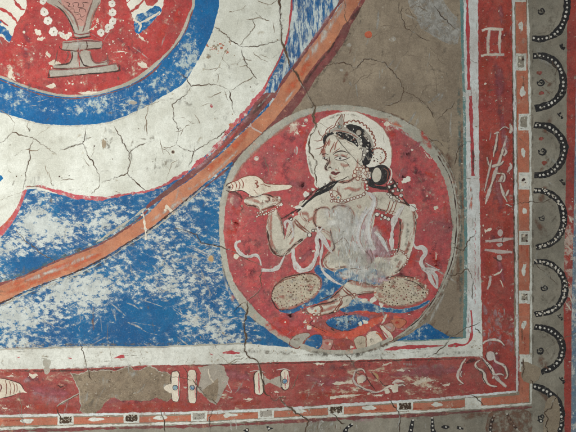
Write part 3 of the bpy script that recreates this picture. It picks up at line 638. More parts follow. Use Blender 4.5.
def chips(name, parent, n, fn, mats=('chip',), r=(.3, 1.1)):
    p = Part(name, parent, stuff=True)
    for i in range(n):
        x, y, dirn = fn()
        rr = random.uniform(*r) * random.choice([.6, 1, 1, 1.6])
        m = random.choice(mats)
        if random.random() < .5: p.dots([(x, y, rr, rr * random.uniform(.4, 1))], m, lump=.6)
        else:
            k = rr * random.uniform(2, 5); a = dirn + random.uniform(-.5, .5)
            pts = [(x + math.cos(a) * k * t + random.uniform(-.6, .6), y + math.sin(a) * k * t + random.uniform(-.6, .6)) for t in (0, .5, 1)]
            p.stroke(pts, m, rr * 1.2, j=.5, vary=.9, taper=.9)
    return p
def rnd(x0, x1, y0, y1, a=0): return lambda: (random.uniform(x0, x1), random.uniform(y0, y1), a)

# scratched chips in bottom band
p = chips('lime_chip', rb, 60, rnd(-10, 475, 368, 402, 0), ('chip', 'lossL'), (.3, .9))
for g in (Z(280, 322, 3.84, [(196, 236), (230, 230), (268, 222), (285, 232), (250, 240), (210, 246)]), Z(280, 322, 3.84, [(186, 286), (240, 280), (300, 274), (330, 276), (290, 286), (196, 298)]), Z(280, 322, 3.84, [(340, 280), (380, 276), (410, 280), (380, 288)]),
          Z(280, 322, 3.84, [(498, 240), (530, 224), (565, 206), (572, 220), (540, 238), (510, 246)]), Z(280, 322, 3.84, [(380, 168), (420, 154), (440, 152), (410, 168)]), Z(280, 322, 3.84, [(442, 182), (470, 178), (484, 186), (462, 196)]), Z(280, 322, 3.84, [(116, 160), (150, 154), (186, 156), (176, 162), (140, 168)]),
          Z(0, 322, 3.84, [(104, 192), (126, 200), (148, 192), (146, 214), (122, 218), (108, 208)]), Z(0, 322, 3.84, [(98, 322), (112, 316), (116, 328), (104, 332)]), Z(0, 322, 3.84, [(0, 326), (20, 328), (38, 334), (14, 336)]), Z(0, 322, 3.84, [(20, 208), (50, 204), (64, 208), (40, 214)]), Z(140, 322, 3.84, [(396, 296), (420, 290), (438, 294), (412, 306)]),
          Z(140, 322, 3.84, [(512, 266), (530, 262), (536, 272), (518, 278)]), Z(426, 322, 3.84, [(0, 210), (20, 220), (40, 222), (20, 230), (0, 226)]), Z(426, 322, 3.84, [(50, 240), (80, 236), (100, 232), (90, 246), (60, 248)]), Z(426, 322, 3.84, [(0, 244), (24, 242), (30, 250), (6, 256)]), Z(280, 322, 3.84, [(148, 236), (168, 234), (160, 246)])):
    blot(p, g, 'chip', .8)
p.done()
chips('lime_chip', rv, 80, rnd(481, 512, -5, 300, 1.2), ('chip', 'chip', 'lossL'), (.25, .8)).done()
p = Part('rubbed_paint', rv, stuff=True)
for i in range(60):
    x, y = random.uniform(483, 513), random.uniform(288, 345)
    if y < 296 + abs(x - 492) * .8: continue
    p.stroke([(x, y), (x + random.uniform(-3, 5), y + random.uniform(3, 12))], random.choice(['lilacW', 'lilacW', 'greyW', 'paleF']), random.uniform(3, 7), soft=True)
p.stroke(Z(426, 212, 3.84, [(290, 218), (285, 232), (260, 244)]), 'chip', 2, j=.6); p.stroke(Z(426, 212, 3.84, [(250, 245), (244, 275), (236, 296)]), 'chalk', 3, j=.6); p.stroke(Z(426, 212, 3.84, [(284, 262), (292, 280), (296, 290)]), 'chip', 1.5, j=.6)
for q in (Z(426, 212, 3.84, [(232, 72), (252, 64)]),): p.stroke(q, 'chip', 2.8, j=.4)
p.done()

# bare plaster patches where the paint has fallen
def patch(name, parent, pts, m='loss', label=None, edge=True):
    q = Part(name, parent, label)
    q.fill(pts, 'lossL', j=.9, step=.9, smooth=False)
    cx = sum(a for a, b in pts) / len(pts); cy = sum(b for a, b in pts) / len(pts)
    q.fill([(a + (cx - a) * .015 + .3, b + (cy - b) * .03 + .3) for a, b in pts], m, j=.9, step=.9, smooth=False)
    xs = [a for a, b in pts]; ys = [b for a, b in pts]
    for i in range(90):
        x, y = random.uniform(min(xs), max(xs)), random.uniform(min(ys), max(ys))
        if inside((x, y), pts):
            if i % 3: q.dots([(x, y, random.uniform(.3, .9))], random.choice(['crack', 'hair', 'brownL', 'lossL']), lump=.7)
            else: q.stroke([(x, y), (x + random.uniform(-5, 5), y + random.uniform(-3, 3))], random.choice(['hair', 'lossL', 'brownL', 'darkW']), random.uniform(.5, 1.4))
    for i in range(12):
        x, y = random.uniform(min(xs), max(xs)), random.uniform(min(ys), max(ys))
        if inside((x, y), pts): q.dots([(x, y, random.uniform(4, 9), random.uniform(3, 6))], random.choice(['darkW', 'greyW', 'paleF']), soft=True, lump=.6)
    if edge: q.stroke([(a, b) for a, b in pts] + [pts[0]], 'darkW', 1.6, soft=True, taper=0, smooth=False)  # shadow of the broken paint edge, painted as a soft dark outline
    return q.done()
patch('bare_plaster_patch', rb, Z(0, 322, 3.84, [(268, 192), (300, 200), (340, 184), (352, 188), (400, 182), (440, 186), (470, 178), (500, 168), (520, 186), (540, 184), (560, 172), (576, 166), (612, 188), (648, 196), (690, 222), (668, 250), (664, 290), (640, 306), (600, 290), (570, 302), (540, 306), (510, 300), (470, 304), (440, 290), (420, 292), (400, 312), (386, 334), (362, 350), (330, 352), (304, 342), (312, 320), (304, 296), (302, 264), (288, 232)]))
p = Part('bare_plaster_patch', rb, 'small patch of grey lime and brown mud where paint fell')
p.fill(Z(140, 322, 3.84, [(224, 172), (250, 168), (290, 160), (322, 170), (330, 196), (342, 214), (336, 238), (322, 262), (306, 300), (290, 320), (268, 306), (240, 276), (218, 262), (228, 232), (234, 200)]), 'lossL', smooth=False, j=.9, step=.9)
p.fill(Z(140, 322, 3.84, [(240, 262), (272, 240), (300, 214), (300, 250), (298, 290), (286, 306), (266, 300), (244, 282)]), 'loss', smooth=False, j=.6, step=.9)
p.stroke(Z(140, 322, 3.84, [(262, 180), (268, 210), (282, 232)]), 'chip', 1.6); p.stroke(Z(140, 322, 3.84, [(316, 236), (330, 226), (344, 250), (350, 270), (328, 262)]), 'chalk', 1, j=.5)
p.done()

# frame lines and orange strip
p = Part('orange_strip', wall)
p.fill([(515, -120), (515.5, 0), (517, 110), (518.6, 215), (519, 300), (519.5, 395), (430, 402.5), (355, 406.5), (290, 410.5), (215, 414.5), (150, 416.5), (0, 418), (-130, 420), (-130, 427), (0, 426), (150, 422), (215, 420.5), (290, 416.5), (355, 413.5), (430, 409.5), (529, 402), (529.5, 300), (529.3, 215), (528.5, 110), (526, 0), (525, -120)], 'orangeD', smooth=False, j=.3, step=1.5)
for i in range(40):
    if i % 2: x, y = random.uniform(517, 527), random.uniform(0, 390); q = [(x, y), (x + .5, y + random.uniform(6, 20))]
    else:
        x = random.uniform(0, 510); y = 421 - x * .03; q = [(x, y), (x + random.uniform(6, 20), y - .5)]
    p.stroke(q, random.choice(['orangeW', 'paleF', 'brownW', 'redW']), random.uniform(2, 4), soft=True)
os_ = p.done()
p = Part('white_frame_line', os_)
p.stroke([(512.8, -120), (513.3, 0), (514.8, 110), (516, 215), (516.8, 300), (517.2, 391.5), (430, 399.7), (355, 404.3), (290, 408.6), (215, 412.2), (150, 413.6), (0, 416), (-130, 418)], 'whiteR', 2.5, smooth=False, vary=.35, taper=0, j=.4)
p.stroke([(527, -120), (527.6, 0), (530, 110), (530.8, 215), (531, 300), (531, 403.5), (430, 411), (355, 415), (290, 418.2), (215, 422.3), (150, 424.2), (0, 428.5), (-130, 430)], 'white2', 2.1, smooth=False, vary=.45, taper=0, j=.4)
p.stroke([(533, -20), (532.5, 110), (533, 215), (533, 300), (533, 400)], 'darkW', 2.2, soft=True, taper=0)
p.stroke([(-20, 432), (80, 429), (215, 425.5), (290, 421.5), (355, 418), (430, 414.5), (532, 407)], 'maroon', 2.6, vary=.6, taper=0)
p.done()
sq = [(520.3, -5, 14), (521, 62, 17), (523.8, 122, 16.5), (524, 181, 17), (524.5, 238, 14), (524.5, 297, 13), (524.8, 363, 17)]
for x, y, h in sq:
    q = Part('white_square', os_)
    q.fill([(x - 5.4, y - h / 2), (x + 5.4, y - h / 2), (x + 5.4, y + h / 2), (x - 5.4, y + h / 2)], 'white2', smooth=False, j=.4)
    q.fill([(x - 3.2, y - h / 2 + 3), (x + 3.2, y - h / 2 + 3), (x + 3.2, y + h / 2 - 3), (x - 3.2, y + h / 2 - 3)], 'grey' if random.random() < .5 else 'halo', smooth=False, j=.7)
    for k in range(9): q.dots([(x + random.uniform(-2.6, 2.6), y + random.uniform(-h / 2 + 3.5, h / 2 - 3.5), random.uniform(.4, 1.5))], random.choice(['greyW', 'vase', 'ink', 'darkW', 'chip']), lump=.8)
    for s_ in (-1, 1): q.stroke([(x - 5, y + s_ * (h / 2 - 1.6)), (x + 5, y + s_ * (h / 2 - 1.6))], 'darkW', 1.5, soft=True, taper=0)
    q.done()
def yb(x): return 421.8 - (0.028 * x if x < 215 else 6 + (x - 215) * .0525)
for i, x in enumerate([65.5, 131.5, 199, 266, 336, 405, 473]):
    y = yb(x) + (0.4 if i > 2 else 0); q = Part('white_square', os_)
    a = 8
    q.fill([(x - a, y - 4.6), (x + a, y - 5), (x + a, y + 4.6), (x - a, y + 5)], 'white2', smooth=False, j=.4)
    if i < 6: q.fill([(x - a + 2, y - 3), (x + a - 2, y - 3.4), (x + a - 2, y + 3), (x - a + 2, y + 3.4)], 'vase' if i in (2, 3, 6) else 'crack', smooth=False, j=.8, step=.8)
    for k in range(16): xx, yy = x + random.uniform(-5.5, 5.5), y + random.uniform(-3, 3); q.stroke([(xx, yy), (xx + random.uniform(-1.5, 1.5), yy + random.uniform(-1.5, 1.5))], 'chip' if i not in (2, 3) else 'ink', random.uniform(.5, 1), j=.5)
    q.done()
for x, y, rx, ry in [(520.5, 26, 2.3, 5), (522.5, 92, 2.3, 6), (523.5, 153, 2.6, 5), (524, 270.5, 2.4, 6), (524, 325, 2.4, 5), (524.3, 211, 2, 3)] + [(x, yb(x), 6, 2.4) for x in (27, 95, 161, 228.5, 300, 368.5, 437)]:
    q = Part('white_dab', os_); n = 4
    q.dots([(x + (rx * .5 * random.uniform(-1, 1)), y + ry * .5 * random.uniform(-1, 1), rx * .62, ry * .62) for _ in range(n)], 'white2', lump=.5, d=8e-6); q.dots([(x, y, rx, ry * .8)], 'white2', lump=.5); q.done()

# scallops
arcs = [
    [(526 + 6, 38), (541, 39), (552, 36), (560, 29), (565, 18), (567, 6), (566, -6), (560, -20)],
    [(533, 56), (543, 56), (552, 60), (559, 67), (563, 78), (562.5, 90), (557, 99), (548, 105), (535, 108.5)],
    [(534, 125), (546, 126), (555, 131), (562, 140), (564, 150), (561, 161), (554, 170), (545, 174.5), (534, 175.5)],
    [(534, 190.5), (543, 191), (552, 195), (560, 203), (563.5, 214), (563, 226), (558, 237), (549, 244), (536, 247.5)],
    [(534, 261.5), (544, 262), (553, 266), (561, 274), (565, 285), (563.5, 297), (558, 306), (548, 312), (535, 314.5)],
    [(534, 326.8), (544, 328), (553, 332), (560, 339), (562.5, 349), (560, 359), (553, 367), (541, 372.5)],
    [(533, 386), (542, 389), (550, 394), (557, 402), (561, 413), (561, 424), (559, 434)],
]
for i, a in enumerate(arcs):
    q = Part('scallop_arch', grd)
    q.stroke(a, 'black', 7.2 + random.uniform(-.6, .8), vary=.16, taper=.2, j=.35)
    c = cat(a, False, .5); L = [0]
    for k in range(1, len(c)): L.append(L[-1] + math.hypot(c[k][0] - c[k - 1][0], c[k][1] - c[k - 1][1]))
    s0 = 2; dd = []
    while s0 < L[-1] - 2:
        k = min(range(len(L)), key=lambda z: abs(L[z] - s0)); dd.append((c[k][0] + random.uniform(-.3, .3), c[k][1] + random.uniform(-.3, .3), 1.25 * random.uniform(.65, 1.15))); s0 += 4.2 + random.uniform(-.4, .4)
    q.dots(dd, 'pearl')
    for _ in range(14): k = random.choice(c); q.stroke([(k[0] + random.uniform(-3, 3), k[1] + random.uniform(-3, 3)), (k[0] + random.uniform(-4, 4), k[1] + random.uniform(-4, 4))], random.choice(['grey', 'paleF', 'black', 'greyW', 'grey']), random.uniform(.5, 1.3), j=.5)
    if i in (3, 4): q.dots([(x + random.uniform(-2, 2), y + random.uniform(-2, 2), random.uniform(.3, .9)) for x, y in c[::3]], 'chip')
    inner = [(533 + (x - 533) * .74, sum(t[1] for t in a) / len(a) + (y - sum(t[1] for t in a) / len(a)) * .76) for x, y in a]
    q.stroke(inner, 'greyW', 3, soft=True, taper=0)
    q.done()
for x, y, r in ((541, 11, 3), (540.5, 82.5, 3.4), (542, 151.5, 3.6), (542, 218, 2.8), (544, 288, 3), (540, 350.5, 3.2), (541, 417, 2.8)):
    q = Part('black_swirl_mark', grd)
    q.stroke([(x - r, y - r * .3), (x - r * .7, y + r * .7), (x + r * .3, y + r * .9), (x + r, y + r * .1), (x + r * .4, y - r * .8), (x - r * .3, y - r * .3), (x, y + r * .1)], 'black', 2.0, j=.5, vary=.6)
    q.dots([(x + r * .3, y + r * .1, 1.1), (x - r * .8, y - .5, 1)], 'black', lump=.6); q.done()
for x, y, r in ((539.4, 73, 2.4), (542, 93, 2.4), (541, 139, 2.6), (544, 163, 2.6)):
    q = Part('orange_dot', grd); q.dots([(x, y, r, r * .85)], 'bline', lump=.6); q.dots([(x + .5, y, r * .6)], 'redB', lump=.7); q.done()
for x, y in ((563, 47), (561, 115.5), (563, 182), (561, 317), (563, 380)):
    q = Part('black_swirl_mark', grd); q.stroke([(x - 3.5, y - 2), (x - 1, y + 1), (x + 2, y)], 'black', 2.2, j=.6, vary=.8); q.dots([(x + 1, y + 2, 1.5), (x - 1, y - 2, 1.2)], 'black', lump=.7); q.done()
# bottom scallop pieces
for a in ([(432, 418), (433, 430), (436, 445)], [(494, 416), (491, 424), (490, 436), (489, 450)], [(507, 414), (511, 422), (517, 429)], [(352, 424), (346, 430), (344, 445)], [(413, 420), (411, 430), (408, 445)]):
    q = Part('scallop_arch', grd); q.stroke(a, 'black', 5, vary=.3, j=.5); q.dots([(x, y, .9) for x, y in cat(a, False, 4)], 'pearl'); q.done()
for x, y in ((460, 428), (446, 427), (247, 430), (269, 428.5), (541, 421)):
    q = Part('black_swirl_mark', grd); q.dots([(x, y, 3, 1.8)], 'black', lump=.6); q.dots([(x, y, 1)], 'pearl'); q.done()
q = Part('rubbed_paint', grd, stuff=True)
for i in range(40):
    x = random.uniform(310, 335); y = random.uniform(419, 436); q.stroke([(x, y), (x + random.uniform(-6, 6), y + random.uniform(2, 8))], random.choice(['paleW', 'paleF']), random.uniform(1.5, 4), soft=True)
for i in range(30):
    x = random.uniform(220, 520); q.stroke([(x, 421 + random.uniform(-2, 12) - (x - 220) * .02), (x + random.uniform(-1, 1), 432 - (x - 220) * .02)], random.choice(['paleW', 'paleF', 'brownW']), random.uniform(1, 2.5), soft=True)
for i in range(20):
    y = random.uniform(0, 400); q.stroke([(546 + random.uniform(-8, 12), y), (546 + random.uniform(-8, 12), y + random.uniform(5, 15))], random.choice(['paleF', 'greyW', 'brownW']), random.uniform(2, 5), soft=True)
q.done()
q = Part('mud_stain', grd)
q.fill([(524, 362), (532, 364), (540, 369), (539, 378), (532, 383), (524, 381), (521, 373)], 'brownL', j=.8)
q.fill([(486, 432), (490, 412), (510, 410), (530, 412), (528, 440), (500, 440)], 'brownW', j=1); q.fill([(545, 404), (556, 396), (560, 412), (556, 436), (545, 440)], 'brownL', j=1)
q.done()

# ---- motifs painted on the red bands
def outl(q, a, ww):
    q.stroke([(x + .5, y + .4) for x, y in a], 'darkW', ww + 2.6, soft=True)  # soft dark underlay, slightly offset: a faint shadow painted under the stroke
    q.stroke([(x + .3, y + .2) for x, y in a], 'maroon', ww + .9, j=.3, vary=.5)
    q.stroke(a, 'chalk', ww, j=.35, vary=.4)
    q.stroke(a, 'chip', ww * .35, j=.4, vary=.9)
ring_sq = Part('square_ring_motif', rv)
for a in (Z(426, 0, 3.84, [(214, 118), (240, 110), (296, 114)]), Z(426, 0, 3.84, [(210, 214), (240, 210), (300, 210)]), Z(426, 0, 3.84, [(244, 112), (238, 160), (240, 214)]), Z(426, 0, 3.84, [(286, 112), (282, 160), (284, 212)])):
    ring_sq.stroke(a, 'chalk', 3.2, j=.4, vary=.3, taper=.2); ring_sq.stroke(a, 'chip', 1.2, j=.4, vary=.8)
ring_sq.done()
q = Part('staff_motif', rv)
bo = lambda P: Z(426, 105, 3.84, P)
for a, ww in (([(274, 102), (268, 150), (258, 200)], 3.2), ([(310, 118), (290, 190), (262, 270), (240, 340), (228, 382)], 2.8), ([(282, 98), (300, 84), (318, 92)], 1.4), ([(322, 72), (328, 96), (320, 108)], 3.5), ([(234, 200), (244, 232), (284, 228), (298, 214)], 2.6), ([(296, 160), (308, 180), (298, 196)], 3),
              ([(322, 222), (326, 236), (312, 258)], 3), ([(272, 262), (300, 266), (298, 290), (276, 292)], 2.6), ([(284, 300), (296, 340), (312, 372)], 2.6), ([(318, 326), (306, 350)], 2.6), ([(252, 210), (240, 262), (224, 330)], 1.6), ([(292, 270), (284, 296)], 3.5), ([(262, 110), (280, 104)], 1.6), ([(306, 380), (330, 390)], 1.4)):
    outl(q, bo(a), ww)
for a in ([(292, 250), (280, 290)], [(300, 340), (318, 380)], [(240, 200), (232, 230)], [(326, 380), (322, 400)]): q.stroke(bo(a), 'brownW', 2.5, soft=True)
q.stroke(bo([(292, 110), (310, 140), (300, 180)]), 'lilacW', 9, soft=True); q.done()
q = Part('double_bar_motif', rv)
b3 = lambda P: Z(426, 212, 3.84, P)
q.stroke(b3([(228, 112), (280, 108), (336, 102)]), 'chalk', 3.2, taper=.3); q.stroke(b3([(225, 146), (280, 152), (332, 154)]), 'chalk', 3.4, taper=.3)
q.dots([(500.2, 233, 2.8, 3.2), (499.5, 245, 3, 2), (499.5, 257.5, 2.8, 3)], 'chalk'); q.dots([(500.2, 244.5, 1, .7)], 'purple')
q.stroke(b3([(250, 166), (268, 180), (290, 190), (300, 178)]), 'maroonS', 2.5, soft=True); q.stroke(b3([(300, 88), (292, 110), (296, 130)]), 'ink', .7)
q.done()
q = Part('crossed_scroll_motif', rv)
b4 = lambda P: Z(426, 322, 3.84, P)
K = lambda P: Z(450, 335, 8, P)
q.stroke(K([(120, 236), (160, 210), (200, 200), (230, 220)]), 'maroonS', 7, soft=True)
for a, ww in (([(262, 72), (290, 48), (350, 36), (400, 50), (436, 86)], 2.8), ([(128, 186), (100, 220), (84, 260), (70, 290), (62, 340), (80, 370), (110, 390)], 2.4), ([(96, 290), (84, 310), (92, 336)], 1.6), ([(236, 170), (268, 196), (300, 232), (330, 270), (350, 310), (380, 350), (450, 416)], 3.2), ([(240, 200), (212, 216), (200, 240), (220, 268), (252, 284), (272, 310), (276, 350), (300, 386), (340, 408), (376, 410)], 2.8),
              ([(356, 176), (360, 204), (390, 224), (426, 240), (446, 270), (458, 310), (450, 346), (436, 350)], 2.6), ([(330, 260), (320, 280), (340, 310), (370, 316), (400, 310), (430, 322)], 1.8), ([(350, 330), (340, 350)], 2.2), ([(366, 150), (380, 142)], 2)):
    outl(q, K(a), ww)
q.fill(K([(290, 160), (300, 138), (330, 128), (352, 144), (360, 170), (346, 196), (320, 206), (300, 196)]), 'chalk', j=.4); q.dots([K([(372, 330)])[0] + (1.8,)], 'lilacW', lump=.4)
for a in ([(286, 206), (310, 216)], [(300, 240), (320, 226)], [(206, 250), (230, 284), (256, 300), (266, 350), (296, 396)], [(292, 140), (286, 180), (296, 204)], [(470, 300), (462, 350)], [(430, 240), (444, 250)], [(246, 180), (300, 246), (340, 320)]): q.stroke(K(a), 'ink', .7)
q.done()
q = Part('shell_motif', rb)
f = lambda P: Z(0, 322, 3.84, P)
q.fill(f([(-30, 218), (10, 218), (36, 224), (60, 232), (78, 240), (92, 262), (104, 272), (84, 270), (62, 276), (36, 286), (10, 292), (-30, 290)]), 'cream', j=.4)
for a in ([(20, 222), (26, 250), (22, 288)], [(34, 226), (42, 250), (38, 282)], [(48, 230), (56, 250), (52, 276)], [(62, 236), (66, 252), (64, 270)], [(0, 216), (36, 222), (78, 238), (94, 264)], [(8, 292), (36, 286), (62, 276)]): q.stroke(f(a), 'ink' if a[0][0] < 10 else 'bline', .8)
q.stroke(f([(-2, 236), (6, 250), (0, 268)]), 'maroon', 2); q.dots([(27, 380, 5, 4)], 'lilacW', soft=True)
q.done()
g2 = lambda P: Z(140, 322, 3.84, P)
for (x0, x1, y0, y1, bl) in ((120, 151, 188, 306, 1), (184, 216, 184, 312, 1), (438, 474, 188, 280, 0), (540, 572, 182, 262, 1)):
    q = Part('pill_motif', rb); xm = (x0 + x1) / 2
    q.fill(g2([(x0, y0 + 16), (xm, y0), (x1, y0 + 14), (x1, y1 - 14), (xm, y1), (x0 + 2, y1 - 16)]), 'cream', j=.5); q.stroke(g2([(x0, y0 + 16), (xm, y0), (x1, y0 + 14), (x1, y1 - 14), (xm, y1), (x0 + 2, y1 - 16)]), 'ink', .6, closed=True, vary=.9)
    if bl and x0 < 130: q.fill(g2([(92, 256), (98, 244), (122, 240), (122, 272), (104, 266)]), 'cream', j=.5)
    if x0 > 500: q.fill(g2([(478, 212), (500, 222), (545, 206), (545, 250), (520, 244), (496, 234), (480, 240)]), 'lossL', j=.6)
    if x0 > 430:
        q.stroke(g2([(x0, y0 + 10), (x0 + 2, y1 - 4)]), 'ink', .8); q.stroke(g2([(xm, y0 + 8), (xm + 2, y1 - 8)]), 'pinkline', 1.2); q.stroke(g2([(x0 - 16, y0 + 2), (xm, y0 - 2), (x1 + 6, y0 + 6)]), 'chalk', 1)
    if bl:
        q.dots([((140 + xm / 3.84), 322 + (252 if x0 < 500 else 228) / 3.84, 2.2)], 'blueP'); q.rings([((140 + xm / 3.84), 322 + (252 if x0 < 500 else 228) / 3.84, 2.5)], 'ink', .6)
        q.stroke(g2([(xm + 12, y0 + 18), (xm + 12, y1 - 20)]), 'pinkline', .9)
    q.done()
q = Part('flower_scroll_motif', rb)
h = lambda P: Z(280, 322, 3.84, P)
for a, ww in (([(286, 196), (294, 184), (316, 182), (328, 196)], 2), ([(286, 196), (282, 220), (294, 240), (322, 256), (352, 270)], 1.9), ([(296, 216), (318, 210), (326, 220), (308, 232)], 3), ([(300, 240), (330, 258), (364, 268)], 1.3), ([(350, 272), (380, 268), (410, 254)], 1.8), ([(430, 236), (450, 226), (478, 230)], 3), ([(440, 250), (466, 240), (480, 244)], 2.2), ([(398, 256), (430, 246), (450, 262)], 2)):
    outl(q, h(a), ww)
for a in ([(288, 190), (304, 200), (320, 196)], [(328, 200), (346, 236), (366, 262)], [(350, 190), (366, 214), (376, 222)], [(384, 226), (400, 244), (420, 242)], [(296, 244), (318, 258)]): q.stroke(h(a), 'ink', .8, j=.3)
q.stroke(h([(360, 196), (372, 206), (376, 220)]), 'ochre', 2.6)
K2 = lambda P: Z(330, 360, 6, P)
for g in ([(10, 140), (40, 130), (90, 134), (130, 120), (140, 140), (100, 144), (40, 150)], [(160, 110), (190, 96), (210, 106), (200, 136), (170, 138)], [(360, 170), (390, 140), (410, 150), (410, 190), (380, 196)], [(320, 180), (350, 170), (360, 196), (330, 200)], [(476, 142), (530, 130), (576, 100), (576, 124), (530, 148)], [(0, 220), (80, 208), (150, 208), (100, 222), (0, 236)], [(140, 170), (160, 174), (170, 188), (146, 184)]): q.fill(K2(g), 'chip', smooth=False, j=.8, step=.8)
q.dots([(h([(152, 240)])[0]) + (2,), h([(165, 258)])[0] + (2.2,)], 'lilacW')
q.done()
q = Part('black_smudge', rb)
q.stroke(f([(216, 238), (232, 250), (248, 246), (240, 262)]), 'darkW', 9, soft=True); q.stroke(f([(222, 240), (234, 252), (244, 244)]), 'ink', 1.6, j=.6); q.done()
q = Part('scratch_line', rb)
q.stroke(f([(218, 324), (250, 304), (302, 274)]), 'lossL', 1.6, smooth=False); q.stroke(f([(218, 326), (224, 350), (236, 368)]), 'crack', .9); q.stroke(f([(218, 326), (250, 306), (304, 276)]), 'crack', .5); q.done()

# ------------------------------------------------------------------ medallion with the seated figure
rim_o = [(333, 105), (358, 106), (372, 108.5), (394, 116), (412, 125), (427, 136), (441, 153), (453, 174), (459, 199), (460.5, 225), (458.5, 250), (454, 268), (447, 284), (439, 299), (423, 321), (405, 335), (389, 344), (372, 351), (350, 354), (325, 353), (298, 348), (283, 341), (266, 329), (248, 315), (236, 299), (228, 283), (222, 263), (219.5, 240), (219, 215), (222, 193), (230, 171), (241, 155), (263, 133), (283, 119), (300, 111), (317, 106.5)]
rim_i = [(333, 110.5), (358, 112), (372, 116), (389, 122), (405, 132), (422, 147), (435, 162), (442, 174), (448, 194), (452, 225), (451, 250), (447, 268), (441, 283), (434, 297), (419, 317), (402, 331), (386, 340), (370, 346), (350, 349), (325, 347), (300, 343), (287, 337), (271, 325), (254, 308), (242, 294), (233, 280), (227, 257), (224, 235), (225, 210), (229, 193), (237, 174), (248, 159), (267, 141), (286, 127), (300, 118.5), (317, 112.5)]
med = Part('medallion', wall, 'round red medallion with grey white rim behind the seated woman')
med.fill(rim_o, 'rim', j=.6)
med.stroke(rim_o, 'darkW', 2.6, closed=True, soft=True, taper=0)
med.fill(rim_i, 'redM', j=.8, wear=[(240, 200, 12, .7), (295, 125, 9, .8), (392, 122, 10, .9), (236, 225, 9, .5), (350, 345, 20, .3), (300, 335, 10, .4)], grid=6)
ln = [p_ for p_ in rim_o]
med.stroke([(x + (342 - x) * .012, y + (228 - y) * .012) for x, y in rim_o[3:20]], 'brownW', 3, soft=True, taper=0)
med.stroke([(x + (342 - x) * .035, y + (228 - y) * .035) for x, y in rim_o[6:18]], 'ink', .7, vary=.9)
med.stroke([(x, y) for x, y in rim_i[8:16]], 'darkW', 3.4, soft=True, taper=0)
med.stroke([(x + 1.5, y + 1) for x, y in rim_i[21:27]], 'darkW', 3.4, soft=True, taper=0)
med.stroke([(x, y) for x, y in rim_i[28:36]], 'pinkW', 3.5, soft=True, taper=0)
med.stroke([(440, 340), (430, 320), (446, 290)][::-1][:2] + [(420, 326)], 'paleW', 5, soft=True)
med.stroke([(238, 168), (262, 143), (290, 122), (320, 109), (345, 107)], 'paleF', 4, soft=True, taper=0)
for q, ww in (([(252, 165), (262, 160), (268, 178)], 10), ([(282, 134), (290, 140), (296, 136)], 10), ([(402, 140), (412, 160), (420, 180)], 11), ([(415, 175), (425, 190), (430, 215)], 14), ([(400, 165), (412, 190)], 10), ([(246, 240), (262, 246)], 12), ([(240, 260), (250, 275), (258, 262)], 12), ([(262, 290), (280, 300)], 9), ([(430, 240), (436, 262)], 12), ([(295, 150), (285, 172), (290, 190)], 10), ([(424, 270), (432, 286)], 9), ([(404, 318), (414, 310)], 8), ([(296, 262), (306, 258)], 9), ([(240, 235), (248, 250), (240, 262)], 8)):
    med.stroke(q, 'purple', ww * 1.3, soft=True)
for q, ww in (([(298, 126), (306, 140), (304, 152)], 9), ([(324, 113), (340, 112)], 4), ([(388, 128), (396, 140)], 8), ([(420, 130), (432, 150)], 6), ([(228, 225), (232, 245), (238, 262)], 9), ([(232, 205), (240, 215)], 9), ([(262, 322), (280, 332), (300, 330), (312, 320)], 12), ([(272, 318), (290, 324)], 10), ([(415, 250), (412, 262), (404, 268)], 9), ([(368, 218), (380, 228), (392, 236)], 14), ([(424, 172), (438, 178)], 6), ([(445, 200), (447, 230)], 5), ([(300, 195), (306, 188)], 5)):
    med.stroke(q, 'redbright', ww * 1.4, soft=True)
med.stroke([(378, 118), (390, 121), (404, 128)], 'orangeW', 6, soft=True); med.stroke([(384, 122), (394, 126), (406, 134), (418, 142)], 'paleW', 4.5, soft=True)
for i in range(46):
    a, r = random.uniform(0, 6.28), 108 * math.sqrt(random.random()); x, y = 340 + r * math.cos(a), 229 + r * math.sin(a)
    med.stroke([(x, y), (x + random.uniform(-8, 8), y + random.uniform(-10, 10)), (x + random.uniform(-12, 12), y + random.uniform(-16, 16))], random.choice(['purple', 'mauveW', 'mauveW', 'mauveW', 'redbright', 'purple']), random.uniform(6, 15), soft=True)
med_o = med.done()
def inmed():
    while True:
        x, y = random.uniform(222, 455), random.uniform(110, 350)
        if (x - 340) ** 2 + (y - 230) ** 2 < 110 ** 2: return x, y, random.uniform(0, 3)
p = chips('lime_chip', med_o, 110, inmed, ('chip', 'lossL', 'pinkline'), (.25, .75))
for x, y, r in ((236, 256, 2.6), (256, 158.5, 1.8), (306, 120, 1.5), (427, 196, 1.3), (436, 208, 2.3), (412, 150, 1.2), (444, 202, .7), (410, 317, 3.4), (404, 324, 3), (424, 230, .9), (292, 206, 1.2), (300, 258, 1.1), (313, 251, 1.6), (236, 258, 1.5), (266, 210, 1), (285, 322, .9)): p.dots([(x, y, r, r * .85)], 'chip', lump=.5)
for g in (Z(216, 100, 6, [(440, 150), (475, 135), (500, 146), (460, 165)]), Z(216, 100, 6, [(505, 150), (530, 146), (545, 154), (520, 162)]), Z(216, 100, 6, [(470, 188), (490, 186), (502, 210), (488, 212)]), Z(372, 100, 6, [(60, 130), (90, 120), (120, 150), (100, 165), (75, 155)]), Z(372, 100, 6, [(300, 290), (320, 310), (345, 350), (360, 368), (330, 345)]), Z(280, 105, 3.84, [(0, 310), (24, 306), (46, 316), (10, 322)])): blot(p, g, 'chip', .6)
p.dots([(296, 150.5, 2, 4)], 'paleW'); p.rings([(306, 120.5, 1.8), (256.5, 158.5, 2)], 'chalk', .8)
p.stroke([(413, 260), (424, 264), (437, 270), (448, 277), (460, 285)], 'paleW', 2.6, soft=True, taper=0)
p.stroke([(436, 252), (436, 260)], 'chip', .9)
p.done()

